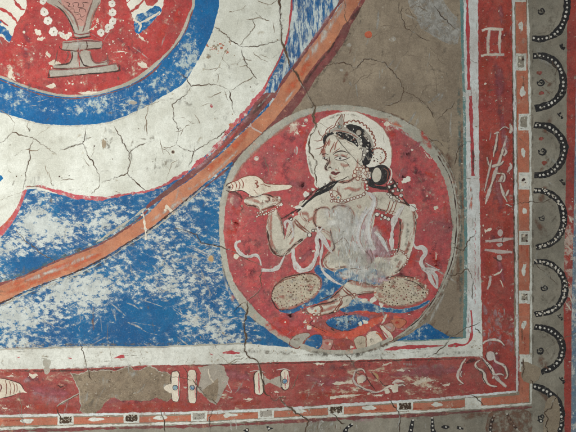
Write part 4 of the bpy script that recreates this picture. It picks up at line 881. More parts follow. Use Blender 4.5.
# halo
p = Part('white_halo', med_o)
halo = Z(300, 100, 6, [(110, 132), (140, 108), (190, 88), (240, 74), (290, 68), (350, 74), (400, 98), (450, 128), (500, 170), (532, 230), (548, 280), (552, 330), (546, 380), (530, 410), (480, 420), (300, 540), (110, 530), (86, 470), (62, 440), (50, 400), (42, 350), (34, 300), (38, 260), (52, 215), (76, 170)])
p.fill(halo, 'halo', j=.6)
p.stroke([(x, y) for x, y in halo[4:14]], 'pinkW', 1.6, soft=True, taper=0)
p.stroke(Z(300, 100, 6, [(500, 190), (505, 260), (520, 330)]), 'greyW', 1.4, soft=True)
p.stroke([(310, 145), (309, 160), (314, 178)], 'greyW', 5, soft=True); p.stroke([(325, 120), (345, 114), (368, 120)], 'greyW', 4, soft=True)
p.done()

fig = Part('seated_figure', med_o.parent, 'painted woman seated cross legged, bare skinned with beads, holding a white shell')
# body: one figure
A = lambda P: Z(280, 105, 3.84, P)
B = lambda P: Z(300, 165, 6, P)
Cc = lambda P: Z(372, 165, 6, P)
D = lambda P: Z(216, 165, 6, P)
E = lambda P: Z(216, 230, 6, P)
F_ = lambda P: Z(300, 230, 6, P)
G = lambda P: Z(372, 230, 6, P)
H = lambda P: Z(300, 290, 6, P)
T = lambda P: Z(300, 100, 6, P)
fig.fill(B([(245, 90), (280, 60), (370, 60), (385, 140), (410, 170), (480, 160), (560, 180), (640, 230), (690, 270), (705, 320), (640, 340), (560, 300), (440, 260), (420, 330), (340, 440), (230, 470), (120, 420), (70, 380), (30, 330), (-10, 300), (0, 220), (60, 210), (90, 190), (130, 160), (200, 130)]), 'skin')     # shoulders and chest
fig.fill([(320, 205), (350, 202), (372, 210), (374, 222), (370, 236), (369, 250), (374, 262), (368, 272), (350, 276), (332, 273), (324, 266), (325, 256), (331, 246), (329, 232), (318, 220)], 'skin')                 # belly
fig.fill(B([(85, 240), (60, 290), (-10, 300), (-40, 330), (-60, 400), (-80, 470), (-90, 500), (-60, 500), (-30, 480), (10, 450), (50, 410), (70, 360), (100, 300)]), 'skin')   # upper arm holding shell
fig.fill([(284, 240), (288, 226), (293, 218), (302, 214), (312, 218), (312, 230), (307, 237), (297, 246), (289, 254), (280, 257), (273, 254), (268, 244), (268, 226), (269, 212), (276, 209), (281, 222), (284, 234)], 'skin')
fig.fill(Cc([(110, 210), (170, 225), (215, 240), (245, 275), (258, 310), (262, 360), (256, 430), (236, 520), (215, 570), (190, 600), (150, 590), (140, 560), (165, 500), (172, 430), (170, 360), (180, 310), (120, 270)]), 'skin')   # right upper arm
fig.fill(G([(155, 110), (200, 150), (212, 180), (196, 215), (170, 240), (150, 262), (60, 282), (-10, 270), (-20, 200), (0, 170), (70, 160), (125, 160)]), 'skin')       # hand on thigh
face = A([(172, 155), (165, 175), (164, 190), (170, 205), (183, 212), (184, 222), (174, 238), (177, 246), (188, 252), (192, 258), (190, 270), (196, 282), (210, 294), (232, 298), (258, 292), (282, 282), (300, 262), (318, 240), (322, 200), (318, 160), (292, 122), (250, 98), (214, 96), (190, 112), (178, 136)])
fig.fill(face, 'skin', j=.2)
fig.fill(D([(170, 205), (200, 196), (240, 190), (290, 180), (340, 190), (372, 186), (388, 195), (384, 215), (392, 225), (376, 240), (350, 250), (310, 265), (275, 290), (255, 292), (262, 270), (250, 255), (210, 242), (180, 235), (168, 220)]), 'skin', j=.4)  # hand
fig.fill(F_([(275, 312), (330, 305), (400, 318), (470, 330), (515, 335), (520, 350), (470, 370), (400, 380), (330, 388), (280, 400), (230, 420), (190, 430), (160, 424), (200, 390), (240, 355)]), 'skin', j=.4)  # crossed shins
fig.fill(H([(100, 90), (170, 78), (240, 45), (300, 30), (345, 40), (350, 70), (330, 92), (260, 105), (210, 130), (130, 150), (90, 150), (50, 130), (40, 110)]), 'skin', j=.4)
# flesh tints
for q, ww in ((A([(174, 150), (176, 120), (196, 104)]), 4), (A([(196, 212), (190, 232), (196, 244)]), 2.2), (A([(230, 224), (250, 232), (268, 230)]), 3), (B([(250, 150), (290, 140), (340, 150), (372, 130)]), 3.5), (B([(96, 260), (84, 320), (100, 360)]), 4), (B([(300, 250), (320, 310), (300, 350)]), 3.5), (B([(340, 250), (370, 245)]), 4), (B([(10, 320), (50, 330), (80, 310)]), 3),
              (D([(180, 210), (230, 212), (280, 240)]), 3), (D([(336, 280), (330, 350), (326, 440)]), 3), (D([(500, 300), (540, 290), (560, 320)]), 4), (E([(330, 20), (335, 80), (360, 120)]), 3), (E([(470, 40), (440, 90)]), 3), (F_([(160, 180), (152, 210), (176, 230)]), 3), (F_([(285, 318), (340, 322), (420, 336), (500, 340)]), 5), (F_([(200, 410), (240, 380)]), 4),
              (Cc([(245, 290), (255, 350), (246, 430)]), 2.4), (Cc([(186, 320), (176, 420)]), 2.4), (H([(110, 130), (170, 115), (230, 90)]), 3.2), (H([(120, 92), (190, 80), (240, 60)]), 3), ([(411, 236), (407, 250), (401, 256)], 3), ([(400, 232), (399, 248)], 2)):
    fig.stroke(q, 'pinkW', ww * 1.7, soft=True)
for q, ww in ((A([(200, 120), (230, 128), (260, 150)]), 6), (E([(330, 100), (380, 130), (430, 110)]), 5), (E([(350, 120), (380, 140)]), 5), (B([(120, 190), (150, 230)]), 8), (B([(410, 200), (480, 200), (540, 250)]), 7), (Cc([(210, 330), (216, 420), (200, 500)]), 5), (D([(220, 225), (290, 235), (340, 215)]), 5), (G([(150, 150), (150, 220)]), 6), (F_([(170, 190), (190, 210)]), 5)):
    fig.stroke(q, 'greyW', ww * 1.4, soft=True)
# contour lines
for q, ww in ((A([(178, 134), (170, 160), (164, 184), (172, 206), (184, 214), (182, 224), (174, 238), (178, 248), (190, 252)]), .8), (A([(190, 270), (196, 284), (212, 296)]), .7), (A([(232, 298), (262, 294), (288, 276), (306, 252)]), .6),
              (B([(0, 270), (20, 320), (60, 345)]), .7), (B([(94, 280), (82, 320), (96, 365), (140, 380)]), .8), (B([(190, 290), (196, 260), (230, 244), (280, 248), (312, 280), (318, 330), (300, 370)]), .8), (B([(86, 280), (110, 262), (150, 256), (184, 276)]), .7), (B([(230, 120), (228, 160), (250, 190)]), .7), (B([(372, 100), (380, 150)]), .6),
              (B([(430, 260), (400, 320), (340, 440)]), .6), (B([(410, 180), (440, 210), (446, 260)]), .6), (B([(446, 260), (520, 276), (600, 290)]), .7), (B([(50, 330), (20, 380), (-20, 350)]), .6), (B([(70, 380), (160, 400), (200, 470)]), .7),
              (D([(340, 280), (312, 330), (306, 430)]), .7), (D([(362, 268), (392, 340), (410, 430)]), .9), (D([(480, 320), (450, 400), (420, 440)]), .6), (E([(308, 0), (318, 70), (340, 120), (370, 152), (400, 156), (430, 130), (470, 90), (540, 40)]), 1.3), (E([(318, 70), (330, 110), (360, 146), (396, 152)]), 1.6),
              (F_([(180, 0), (196, 60), (205, 110), (170, 140), (144, 170), (142, 205), (170, 232), (220, 240), (300, 246)]), .8), (F_([(340, 110), (400, 140), (428, 170), (424, 200), (380, 220), (200, 222)]), .6), (F_([(410, 60), (418, 110), (440, 160), (430, 200)]), .6), (F_([(270, 320), (300, 306), (360, 312), (440, 330), (520, 336)]), .9), (F_([(270, 325), (230, 370), (180, 410), (120, 430)]), .8), (F_([(340, 388), (400, 380), (470, 366), (520, 356)]), .8),
              (Cc([(110, 208), (180, 225), (230, 248), (256, 300), (262, 360), (256, 430)]), .9), (Cc([(166, 320), (170, 400), (160, 480), (150, 540)]), .8), (G([(240, 0), (222, 90), (204, 130)]), 1.0), (G([(212, 180), (190, 215), (160, 245), (130, 260)]), .8), (G([(60, 168), (120, 170)]), .6), (G([(176, 180), (150, 230)]), .6),
              (H([(50, 112), (110, 88), (180, 74), (230, 50)]), .8), (H([(60, 146), (130, 152), (210, 130), (270, 104), (350, 84)]), .9), (H([(250, 44), (300, 28), (350, 36)]), .7), (H([(40, 110), (34, 130), (60, 146)]), .7), (H([(350, 20), (440, 10), (540, 0)]), .7),
              (D([(168, 206), (210, 194), (260, 188)]), .8), (D([(168, 222), (190, 240), (240, 250), (264, 270)]), .8), (D([(270, 180), (300, 176), (340, 190), (384, 200), (378, 225), (330, 245), (290, 262)]), .8), (D([(300, 190), (320, 200), (316, 220), (290, 214)]), .8), (D([(330, 196), (350, 206), (344, 224)]), .7), (D([(352, 196), (368, 206), (360, 222)]), .7), (D([(262, 285), (300, 262), (360, 244)]), .8), (D([(270, 232), (290, 224)]), .6)):
    fig.stroke(q, 'pinkW', 4.2, soft=True, taper=0)
    if q[0][1] > 182: fig.stroke(q, 'brownW', 1.5, soft=True, taper=0)
    fig.stroke(q, 'ink', ww * .95, j=.3, vary=1.3, taper=.95); fig.stroke(q[len(q) // 2:] if len(q) > 3 else q, 'skin', .5, j=.8, vary=1.3)
for q, ww in ((T([(180, 230), (165, 260), (150, 290)]), .9), (T([(208, 250), (196, 280), (184, 300), (180, 320)]), .9), (T([(228, 240), (215, 268), (206, 300)]), .9), (T([(160, 250), (140, 290), (118, 330)]), 1.2), (T([(240, 290), (214, 306), (196, 320)]), .8), (T([(124, 310), (130, 290)]), .8)):
    fig.stroke(q, 'bline', ww, j=.2)
fo = fig.done()

p = Part('face_feature', fo)          # eyes, brows, nose, mouth
for q, ww in ((T([(150, 290), (146, 320), (150, 338)]), 3), (T([(178, 350), (174, 380)]), 2), (T([(200, 336), (240, 330), (290, 342)]), 3.5), (A([(210, 246), (226, 252)]), 3), (A([(200, 284), (230, 296), (270, 286)]), 3), (A([(300, 200), (296, 240), (280, 270)]), 4), (T([(180, 240), (170, 280)]), 4), (T([(214, 256), (206, 300)]), 3)): p.stroke(q, 'pinkW', ww, soft=True)
p.stroke(T([(206, 346), (240, 336), (284, 346)]), 'greyW', 3, soft=True)
for q, ww in ((T([(196, 330), (220, 312), (252, 306), (284, 316), (300, 330)]), .8), (T([(206, 350), (224, 340), (248, 338), (272, 344), (286, 352)]), .9), (T([(208, 352), (228, 360), (256, 360), (284, 352)]), .7), (T([(132, 346), (146, 338), (164, 340), (172, 348)]), .8), (T([(134, 350), (148, 356), (168, 352)]), .7), (T([(128, 330), (150, 322), (172, 330)]), .7),
              (T([(178, 340), (176, 372), (160, 400), (156, 410)]), .7), (T([(168, 410), (180, 402), (192, 412)]), .8), (T([(300, 344), (280, 352)]), .5)):
    p.stroke(q, 'ink', ww * 1.3, j=.12, vary=.7)
for L in ([(210, 350), (228, 342), (250, 340), (280, 350), (252, 358), (226, 358)], [(136, 348), (150, 341), (168, 347), (150, 354)]): p.fill(T(L), 'pearl', j=0, step=.5)
p.dots([(T([(241, 350)])[0]) + (1.15,), T([(147, 348)])[0] + (1.0,)], 'black', lump=.1)
p.fill(A([(196, 258), (206, 254), (214, 259), (222, 256), (231, 259), (223, 265), (214, 270), (204, 267), (197, 264)]), 'maroon', j=.15, step=.5)
p.stroke(A([(194, 263), (206, 260), (214, 263), (224, 260), (233, 259)]), 'ink', .6, j=.05); p.stroke(A([(200, 276), (212, 278), (222, 274)]), 'bline', .6)
p.done()

# hair
hr = Part('black_hair', fo)
hr.fill(T([(138, 250), (140, 225), (156, 204), (178, 192), (196, 190), (206, 200), (196, 208), (176, 214), (160, 232), (150, 250), (142, 264)]), 'black', j=.3)
hr.fill(T([(212, 200), (230, 190), (262, 196), (300, 208), (332, 226), (344, 250), (352, 274), (344, 282), (322, 262), (296, 248), (270, 236), (240, 220)]), 'black', j=.4)
hr.fill(T([(272, 158), (290, 146), (330, 148), (372, 166), (404, 196), (428, 232), (442, 270), (442, 310), (430, 350), (414, 384), (392, 386), (386, 350), (392, 316), (400, 290), (372, 284), (362, 262), (372, 240), (358, 224), (330, 200), (300, 186), (276, 176)]), 'black', j=.4)
hr.fill(T([(372, 284), (392, 276), (410, 300), (404, 350), (396, 388), (410, 404), (440, 400), (452, 412), (420, 430), (392, 420), (378, 390), (372, 350)]), 'black', j=.5)
bun = [(374, 167), (381, 164.5), (387, 166.5), (390, 172), (389, 178), (385.5, 183), (379, 185.5), (373, 183), (370.5, 177), (371, 171)]
hr.fill(bun, 'black', j=.3)
hr.fill(B([(400, 80), (440, 90), (450, 120), (520, 128), (560, 112), (590, 104), (560, 140), (510, 150), (450, 140), (400, 120), (388, 96)]), 'black', j=.4)
hr.stroke([(388, 165.5), (391.5, 171), (391, 178), (387.5, 184)], 'halo', 1.2)
hr.dots([(376.5, 175, 4.8, 7.2)], 'skin', lump=.15); hr.stroke([(373, 167), (371.5, 174), (374, 182)], 'greyW', 2, soft=True)
hr.stroke([(384, 168), (388, 172), (387, 180)], 'bline', 1.4)
for i in range(26):
    x, y = random.uniform(345, 372), random.uniform(126, 160); hr.stroke([(x, y), (x + random.uniform(-2, 2), y + random.uniform(1, 3))], random.choice(['chip', 'vase', 'bline']), .6)
for q in (T([(200, 208), (240, 226), (290, 252), (330, 280)]), T([(220, 196), (228, 210), (216, 222)]), T([(252, 206), (262, 220), (250, 232), (270, 236)])): hr.stroke(q, 'brownW', 2, soft=True)
hr.stroke(T([(160, 220), (150, 250), (140, 290)]), 'ink', 1)
hr.done()
p = Part('jewelled_tiara', fo)
p.fill(T([(160, 196), (190, 176), (216, 164), (226, 140), (236, 118), (246, 84), (252, 84), (256, 120), (268, 140), (276, 160), (300, 186), (330, 204), (356, 228), (366, 250), (360, 280), (352, 262), (330, 226), (296, 208), (260, 194), (226, 188), (196, 190), (176, 200)]), 'vase', j=.3)
p.fill(T([(352, 292), (372, 284), (400, 292), (398, 320), (386, 350), (378, 366), (366, 350), (356, 320)]), 'vase', j=.4)
p.fill(T([(402, 200), (424, 226), (440, 262), (446, 290), (432, 286), (420, 250), (396, 220), (380, 196)]), 'vase', j=.4)
for x, y, r in ((240, 162, 12), (352, 196, 17), (394, 214, 12), (270, 158, 9), (216, 160, 8), (366, 262, 10), (412, 244, 9), (310, 206, 8), (372, 300, 10), (384, 330, 10), (404, 306, 9)):
    c0 = T([(x, y)])[0]; p.dots([c0 + (r / 6,)], 'lossL' if r > 11 else 'halo', lump=.15); p.rings([c0 + (r / 6,)], 'ink' if r < 13 else 'crack', .5)
p.dots([T([(238, 160)])[0] + (1.2,)], 'teal')
hp = T([(272, 158), (330, 148), (404, 196), (442, 270), (442, 310), (414, 384), (386, 350), (400, 290), (362, 262), (330, 200)])
hq = T([(150, 210), (200, 180), (260, 190), (330, 222), (352, 280), (300, 240), (230, 200)])
for i in range(120):
    x, y = random.uniform(322, 374), random.uniform(123, 165)
    if inside((x, y), hp) or inside((x, y), hq):
        r = random.uniform(.4, 1.1)
        p.dots([(x, y, r)], random.choice(['vase', 'lossL', 'halo', 'lossL']), lump=.7)
        if r > .8: p.rings([(x, y, r)], 'ink', .45)
for q in (T([(330, 214), (352, 236), (366, 262), (374, 290)]), T([(376, 170), (400, 200), (420, 232), (432, 262)]), T([(284, 184), (312, 196), (340, 218)]), T([(400, 300), (412, 330), (406, 360)])): p.stroke(q, 'vase', 1.3, j=.5, vary=.9)
# scalloped outer edge of loops
outer = cat(T([(262, 150), (290, 138), (330, 132), (368, 146), (396, 168), (424, 200), (440, 236), (444, 270), (436, 290)]), False, .5)
k = 0
while k + 8 < len(outer):
    a, b = outer[k], outer[k + 8]; mx, my = (a[0] + b[0]) / 2, (a[1] + b[1]) / 2; nx, ny = (b[1] - a[1]), -(b[0] - a[0])
    p.stroke([a, (mx + nx * .42 - (b[0] - a[0]) * .2, my + ny * .42 - (b[1] - a[1]) * .2), (mx + nx * .42 + (b[0] - a[0]) * .2, my + ny * .42 + (b[1] - a[1]) * .2), b], 'bline', 1.15, j=.15, step=.4, taper=.1); k += 8
for cx, cy, r in ((378, 156, 7),):
    for i in range(14):
        t = -2.5 + i * .3
        if t > 1.3: break
        a = (cx + r * math.cos(t), cy + r * math.sin(t)); b = (cx + r * math.cos(t + .3), cy + r * math.sin(t + .3)); m_ = (cx + (r + 1.4) * math.cos(t + .15), cy + (r + 1.4) * math.sin(t + .15)); p.stroke([a, m_, b], 'bline', 1.1, j=.1, step=.4, taper=.1)
for i in range(16): p.dots([(378 + random.uniform(-5, 5), 157 + random.uniform(-5, 5), random.uniform(.4, .8))], 'ink' if i % 2 else 'bline')
for q in ([(176, 200), (180, 176), (206, 160), (220, 130), (244, 96), (246, 84)], [(268, 84), (262, 120), (270, 148)], [(252, 84), (256, 110)], [(150, 200), (162, 176), (200, 150)], [(110, 180), (118, 205), (140, 220)], [(92, 295), (120, 288), (150, 270)], [(84, 244), (110, 246), (140, 238)], [(126, 240), (140, 214), (160, 196)], [(196, 188), (240, 186), (300, 200), (346, 226)], [(226, 132), (240, 150)], [(276, 130), (290, 140)], [(160, 180), (156, 176)]):
    p.stroke(T(q), 'bline', .8, j=.2)
p.done()
p = Part('ear_ornament', fo)
p.fill(T([(352, 300), (362, 290), (374, 304), (374, 340), (362, 372), (350, 366), (350, 330)]), 'skin', j=.2); p.stroke(T([(350, 300), (364, 292), (374, 310), (370, 350), (356, 372)]), 'ink', .6)
for x, y, r in ((330, 40, 11), (344, 24, 10), (364, 24, 11), (326, 64, 12), (346, 82, 11), (362, 68, 8), (378, 88, 8), (402, 28, 11), (392, 50, 10), (404, 66, 9), (380, 12, 9), (366, 44, 7), (412, 46, 8)):
    c0 = B([(x, y)])[0]; p.dots([c0 + (r / 6,)], 'cream'); p.rings([c0 + (r / 6,)], 'bline', .7)
p.done()
def beads(part, pts, r=1.25, gap=3.0, ring='bline', m='pearl'):
    c = cat(pts, False, .3); s0 = 0; last = c[0]; part.stroke(pts, ring, .9); L = [c[0] + (r,)]
    for q in c:
        if math.hypot(q[0] - last[0], q[1] - last[1]) >= gap: L.append((q[0] + random.uniform(-.2, .2), q[1] + random.uniform(-.2, .2), r * random.uniform(.8, 1.2))); last = q
    part.dots(L, m); part.rings(L, ring, .65)
p = Part('bead_necklace', fo)
beads(p, B([(190, 124), (184, 160), (196, 192), (216, 214), (262, 214), (306, 204), (350, 190), (384, 172), (402, 146), (398, 108), (384, 84)]), 1.45, 3.1)
beads(p, B([(192, 200), (188, 222)]), 1.2, 2.5)
p.dots([B([(230, 194)])[0] + (2.6,)], 'cream'); p.dots([B([(230, 195)])[0] + (1.4,)], 'teal'); p.rings([B([(230, 194)])[0] + (2.6,)], 'bline', .8)
p.stroke(B([(190, 150), (222, 160), (240, 186)]), 'bline', .7); p.stroke(B([(208, 218), (232, 228), (262, 228), (300, 216)]), 'bline', .8)
p.done()
p = Part('dark_hair_lock', fo)
q1 = B([(236, 92), (214, 96), (190, 100), (164, 114), (140, 128), (116, 140), (96, 156), (90, 170), (60, 200), (30, 226), (6, 252), (-24, 284), (-10, 280), (20, 252), (44, 228), (72, 206), (100, 186), (122, 178), (150, 164), (176, 152), (198, 134), (214, 116)])
p.fill(q1, 'black', j=.3)
for i in range(34):
    t = random.random(); x = 300 + (215 - 180 * t) / 6; y = 165 + (100 + 85 * t) / 6; p.stroke([(x, y), (x + random.uniform(-2, 0), y + random.uniform(-4, -1) * (1 - t * .3))], 'ink', .5); p.stroke([(x, y + 1), (x - 2, y + 2.6)], 'crack' if i % 2 else 'vase', .5)
for a in ([(232, 92), (262, 84), (290, 66)], [(236, 94), (276, 104), (300, 92)], [(230, 96), (250, 96), (270, 92)], [(220, 100), (240, 106), (262, 112)]): p.stroke(B(a), 'ink', .7)
p.stroke([(302, 206), (290, 214), (281, 219)], 'ink', 1.4, vary=.8); p.dots([(301.5, 208, 1.2), (293, 214.5, 1.1)], 'pearl')
p.done()
for g in ([(306, 194, 3.2, 'pearl'), (313, 189.5, 1.9, 'pearl'), (307, 193, 1.3, 'halo')], [(298, 207, 2.6, 'pearl')], [(406, 180, 3.2, 'halo'), (408, 177.5, 2.2, 'halo'), (403, 182, 1.9, 'halo')], [(412, 207, 4.0, 'pearl'), (414, 209, 3, 'pearl')]):
    p = Part('white_flower_tuft', fo)
    for x, y, r, mm in g: p.dots([(x, y, r, r * .8)], mm, lump=.4)
    if g[0][0] == 412: p.stroke([(411, 205), (416, 209), (414, 212)], 'ink', .6)
    if g[0][0] == 306: p.stroke([(313, 191.5), (302, 203)], 'ink', .8)
    p.done()
p = Part('shoulder_beads', fo)
for x, y, r in [(391, 182, 1.5), (395, 186, 1.6), (398, 190, 1.8), (401, 195.5, 2), (393, 191, 1.7), (397, 197, 1.6), (391, 197, 1.8), (388, 194, 1.3), (402, 190, 1.3), (394, 201, 1.2), (399, 201, 1.3), (389, 187, 1.7), (404, 200, 1.1), (397, 184, 1)]:
    p.dots([(x, y, r)], 'pearl', lump=.3); p.rings([(x, y, r)], 'ink', .55)
for q in ([(392, 178), (398, 188), (404, 200), (410, 206)], [(386, 184), (390, 192), (400, 200)]): p.stroke(q, 'ink', 1.2, vary=.9)
for q in ([(390, 200), (388, 208), (384, 215)], [(394, 201), (391, 209), (387, 217)], [(397, 202), (394, 210), (390, 218)]): p.stroke(q, 'bline', .9)
p.stroke([(399, 178), (401, 170), (404, 168)], 'paleF', 2, soft=True)
for x, y, r in ((377, 214.5, 2.2), (382, 215.5, 1.6), (385, 217.5, 1.8), (388.5, 219, 1.9), (381, 219, 1.2), (386, 213, 1.1)): p.dots([(x, y, r)], 'pearl', lump=.4); p.rings([(x, y, r)], 'ink', .6)
p.done()
# bracelets and armlets
p = Part('arm_bracelet', fo)
beads(p, D([(245, 310), (262, 300), (290, 296), (320, 284), (350, 268), (380, 244), (396, 228)]), 1.2, 2.4)
beads(p, D([(250, 288), (270, 284), (300, 274)]), 1.0, 2.4); p.stroke(D([(262, 272), (300, 262), (350, 246), (392, 214)]), 'bline', .8); p.dots([D([(378, 198)])[0] + (1.3,), D([(392, 238)])[0] + (1.3,)], 'pearl'); p.done()
p = Part('arm_bracelet', fo)
for q in (D([(474, 324), (500, 352), (530, 380), (560, 402)]), D([(470, 336), (496, 370), (530, 396), (556, 414)])): p.stroke(q, 'bline', 1.1)
p.dots([(291, 219, 1.6), (309.5, 235, 2.2), (306, 233.5, 1.2), (313, 230.5, 1.4)], 'pearl'); p.rings([(291, 219, 1.6), (309.5, 235, 2.2), (313, 230.5, 1.4)], 'ink', .8)
p.stroke([(292, 217), (288, 219)], 'ink', 1.6); p.done()
p = Part('arm_bracelet', fo)
beads(p, G([(116, 122), (136, 118), (160, 118), (184, 130), (206, 150), (214, 176), (206, 200), (188, 216)]), 1.1, 2.5)
beads(p, G([(104, 150), (124, 146), (150, 140)]), 1.0, 2.5)
p.stroke(G([(120, 140), (116, 96)]), 'ink', .8); p.stroke(G([(150, 132), (160, 90)]), 'ink', .8); p.done()
for qs, ds in (((H([(236, 54), (244, 74), (226, 96), (206, 124)]), H([(246, 54), (252, 76), (236, 98), (216, 128)])), ((210, 128), (246, 44))), ((H([(108, 88), (124, 104), (126, 130), (116, 146)]), H([(118, 88), (134, 106), (134, 134)])), ((112, 148), (84, 148))), ((H([(266, -16), (292, 8), (320, 30)]), H([(256, -6), (284, 20), (312, 42)])), ((322, 50), (326, 28)))):
    p = Part('ankle_bracelet', fo)
    for q in qs: p.stroke(q, 'bline', 1.3)
    for x, y in ds: p.dots([H([(x, y)])[0] + (1.4,)], 'cream'); p.rings([H([(x, y)])[0] + (1.4,)], 'bline', .8)
    p.done()

# cloth, cushions, scarf
p = Part('blue_skirt', fo)
p.fill([(314, 270), (318, 265), (325, 268), (334, 272), (344, 272), (352, 275), (348, 281), (342, 286), (334, 293), (328, 299), (318, 303), (306, 307), (296, 312), (288, 313.5), (279, 311), (279, 309), (290, 309.5), (300, 305), (312, 297), (320, 288), (321, 280)], 'blueD', j=.5)
p.fill(F_([(220, 240), (300, 225), (380, 215), (420, 225), (500, 260), (514, 300), (500, 326), (440, 326), (380, 312), (300, 300), (270, 280), (230, 262)]), 'blueP', j=.6)
p.fill([(352, 300), (360, 298), (372, 303), (384, 307), (400, 309), (416, 306), (429, 300), (428, 304), (416, 310), (400, 313), (384, 312), (372, 314), (360, 313), (350, 312), (344, 310), (348, 306)], 'blueP', j=.6)
p.fill([(356, 304), (374, 304.5), (384, 308), (400, 310), (418, 306), (429, 300), (426, 304), (414, 310.5), (398, 312.5), (380, 312), (368, 312.5), (358, 311)], 'blueD', j=.6, wear=[(378, 310, 10, .5)], grid=4)
p.fill([(340, 309), (352, 306), (362, 308), (356, 311), (346, 313)], 'blueD', j=.4)
p.dots([(363, 300.5, 3.4, 2.6), (381, 305, 2.6), (373, 299, 3)], 'halo', lump=.6)
p.stroke([(279, 310), (288, 309), (300, 303), (313, 294), (320, 286)], 'ink', .8); p.stroke(F_([(230, 250), (250, 262), (240, 270)]), 'bline', 1.2)
p.stroke(F_([(120, 420), (160, 404), (200, 386)]), 'ink', .7)
p.dots([(344.5, 278, 2.6, 1.6)], 'orangeD'); p.dots([(344.5, 278, 1.4, .8)], 'cream')
sk = p.done()
def spotted(name, pts, cx, cy, rx, ry, seed):
    q = Part(name, fo); q.fill(pts, 'spots', j=1.1)
    q.stroke(pts + [pts[0]], 'pinkW', 4, soft=True, taper=0)
    n = 170
    L = []
    for i in range(n):
        for t in range(20):
            x, y = cx + random.uniform(-rx, rx), cy + random.uniform(-ry, ry)
            if inside((x, y), pts) and all(math.hypot(x - a, y - b) > 2.4 for a, b, *_ in L): L.append((x, y, random.uniform(.35, .85))); break
    q.dots(L[::2], 'maroon', lump=.8); q.dots(L[1::2], 'crack', lump=.8)
    for _ in range(16): q.dots([(cx + random.uniform(-rx, rx) * .8, cy + random.uniform(-ry, ry) * .7, random.uniform(3, 6), random.uniform(2, 4))], random.choice(['pinkW', 'paleF', 'greyW', 'brownW']), soft=True, lump=.6)
    for x, y, _ in L[::2]: q.stroke([(x - 1.2, y + random.uniform(-1, 1)), (x, y + random.uniform(-1, 1)), (x + 1.3, y + random.uniform(-1.2, 1.2))], random.choice(['bline', 'vase', 'brownW', 'chip', 'vaseP']), .7)
    q.dots([(x + 1.2, y - .8, .5) for x, y, _ in L[::3]], 'chip', lump=.5)
    return q
cl = [(271.5, 297), (272.5, 291), (276, 285), (283, 279), (293, 275.5), (304, 273.5), (314, 274), (320, 279), (321, 285), (317, 293), (310, 299), (300, 304), (290, 308), (280, 308), (276, 303)]
q = spotted('spotted_cushion', cl, 296, 290, 26, 18, 1); q.stroke(cl[:9], 'ink', .7); q.stroke([(271, 298), (278, 309), (290, 309)], 'ink', 1); q.stroke([(276, 285), (284, 280), (296, 277)], 'bline', .8, vary=.8); q.done()
cr = [(376, 290), (380, 284), (388, 279), (398, 276.5), (412, 278), (421, 283), (427, 290), (427, 295), (423, 300), (414, 304), (402, 306), (390, 306), (381, 302), (375, 296)]
q = spotted('spotted_cushion', cr, 401, 291, 27, 16, 2)
for i in range(34):
    t = random.uniform(2.4, 6.9); x, y = 401 + 26 * math.cos(t), 291 + 14.5 * math.sin(t); q.dots([(x + random.uniform(-1, 1), y + random.uniform(-1, 1), random.uniform(.6, 1.3))], 'chip' if i % 3 else 'orangeD', lump=.6)
q.stroke([(378, 281), (392, 276.5), (404, 276), (414, 278)], 'ink', .8); q.stroke([(404, 279), (416, 283), (424, 290)], 'ink', .7)
for i in range(40): x, y = random.uniform(380, 424), random.uniform(280, 303); q.stroke([(x, y), (x + random.uniform(-2, 2), y + random.uniform(-1.5, 1.5))], random.choice(['chip', 'brownW', 'bline']), .9)
q.done()
for pts, ws in (([E([(150, 66), (124, 76), (120, 100), (136, 130), (166, 154), (200, 160), (234, 150), (256, 164), (266, 190), (272, 214)])], (4.4, 2)), ([E([(272, 240), (300, 240), (340, 240), (378, 218), (400, 180), (412, 154)])], (5, 1.6)),
                ([E([(462, 114), (464, 160), (478, 210), (506, 240), (546, 236), (574, 214), (600, 160), (610, 100), (604, 60), (616, 20), (640, -20)])], (5.2, 2.2)), ([F_([(132, 60), (134, 100), (126, 150), (122, 200), (140, 250), (180, 290), (220, 316), (250, 328)])], (2.6, 2.0)),
                ([D([(420, 380), (414, 350), (430, 334), (450, 352), (464, 400), (456, 440)])], (3.2, 1.8)), ([F_([(112, 30), (140, 70), (176, 116), (200, 140)])], (3.4, 1.6)), ([B([(100, 370), (120, 410), (150, 450), (180, 500)])], (3, 2)),
                ([G([(252, 56), (250, 84), (266, 106), (296, 104), (316, 120), (318, 146), (300, 170), (294, 200), (310, 230), (340, 258), (350, 290), (372, 330), (394, 350)])], (2.6, 4)), ([G([(316, 232), (350, 238), (394, 240), (404, 236)])], (4.5, 1.6)), ([G([(330, 244), (370, 262), (386, 290), (392, 340)])], (4.5, 2)), ([G([(318, 196), (350, 214), (392, 232)])], (1, 1)),
                ([Cc([(190, 240), (150, 300), (128, 350), (118, 430)])], (5, 4.6)), ([Cc([(120, 400), (118, 470), (120, 510)])], (4.6, 4)), ([B([(400, 165), (440, 190), (444, 230), (420, 290), (408, 340), (402, 420), (398, 480)])], (4, 6.5)), ([B([(446, 220), (400, 300), (376, 380), (362, 470)])], (2, 3)), ([B([(400, 250), (360, 330), (346, 440)])], (2, 3))):
    q = Part('white_scarf', fo); a, b = ws[0] * 1.15, ws[1] * 1.3; q.stroke([(x + .8, y + .7) for x, y in pts[0]], 'purple', a * 1.5, w2=b * 1.6, soft=True); q.stroke(pts[0], 'scarf', a, w2=b, j=.3, vary=.35, taper=.55)
    if a > 3: q.stroke([(x + .6, y + .5) for x, y in pts[0]], 'paleF', a * .5, w2=b * .5, soft=True)
    q.done()
p = Part('rubbed_paint', fo, stuff=True)        # overpainted, scoured area across the waist
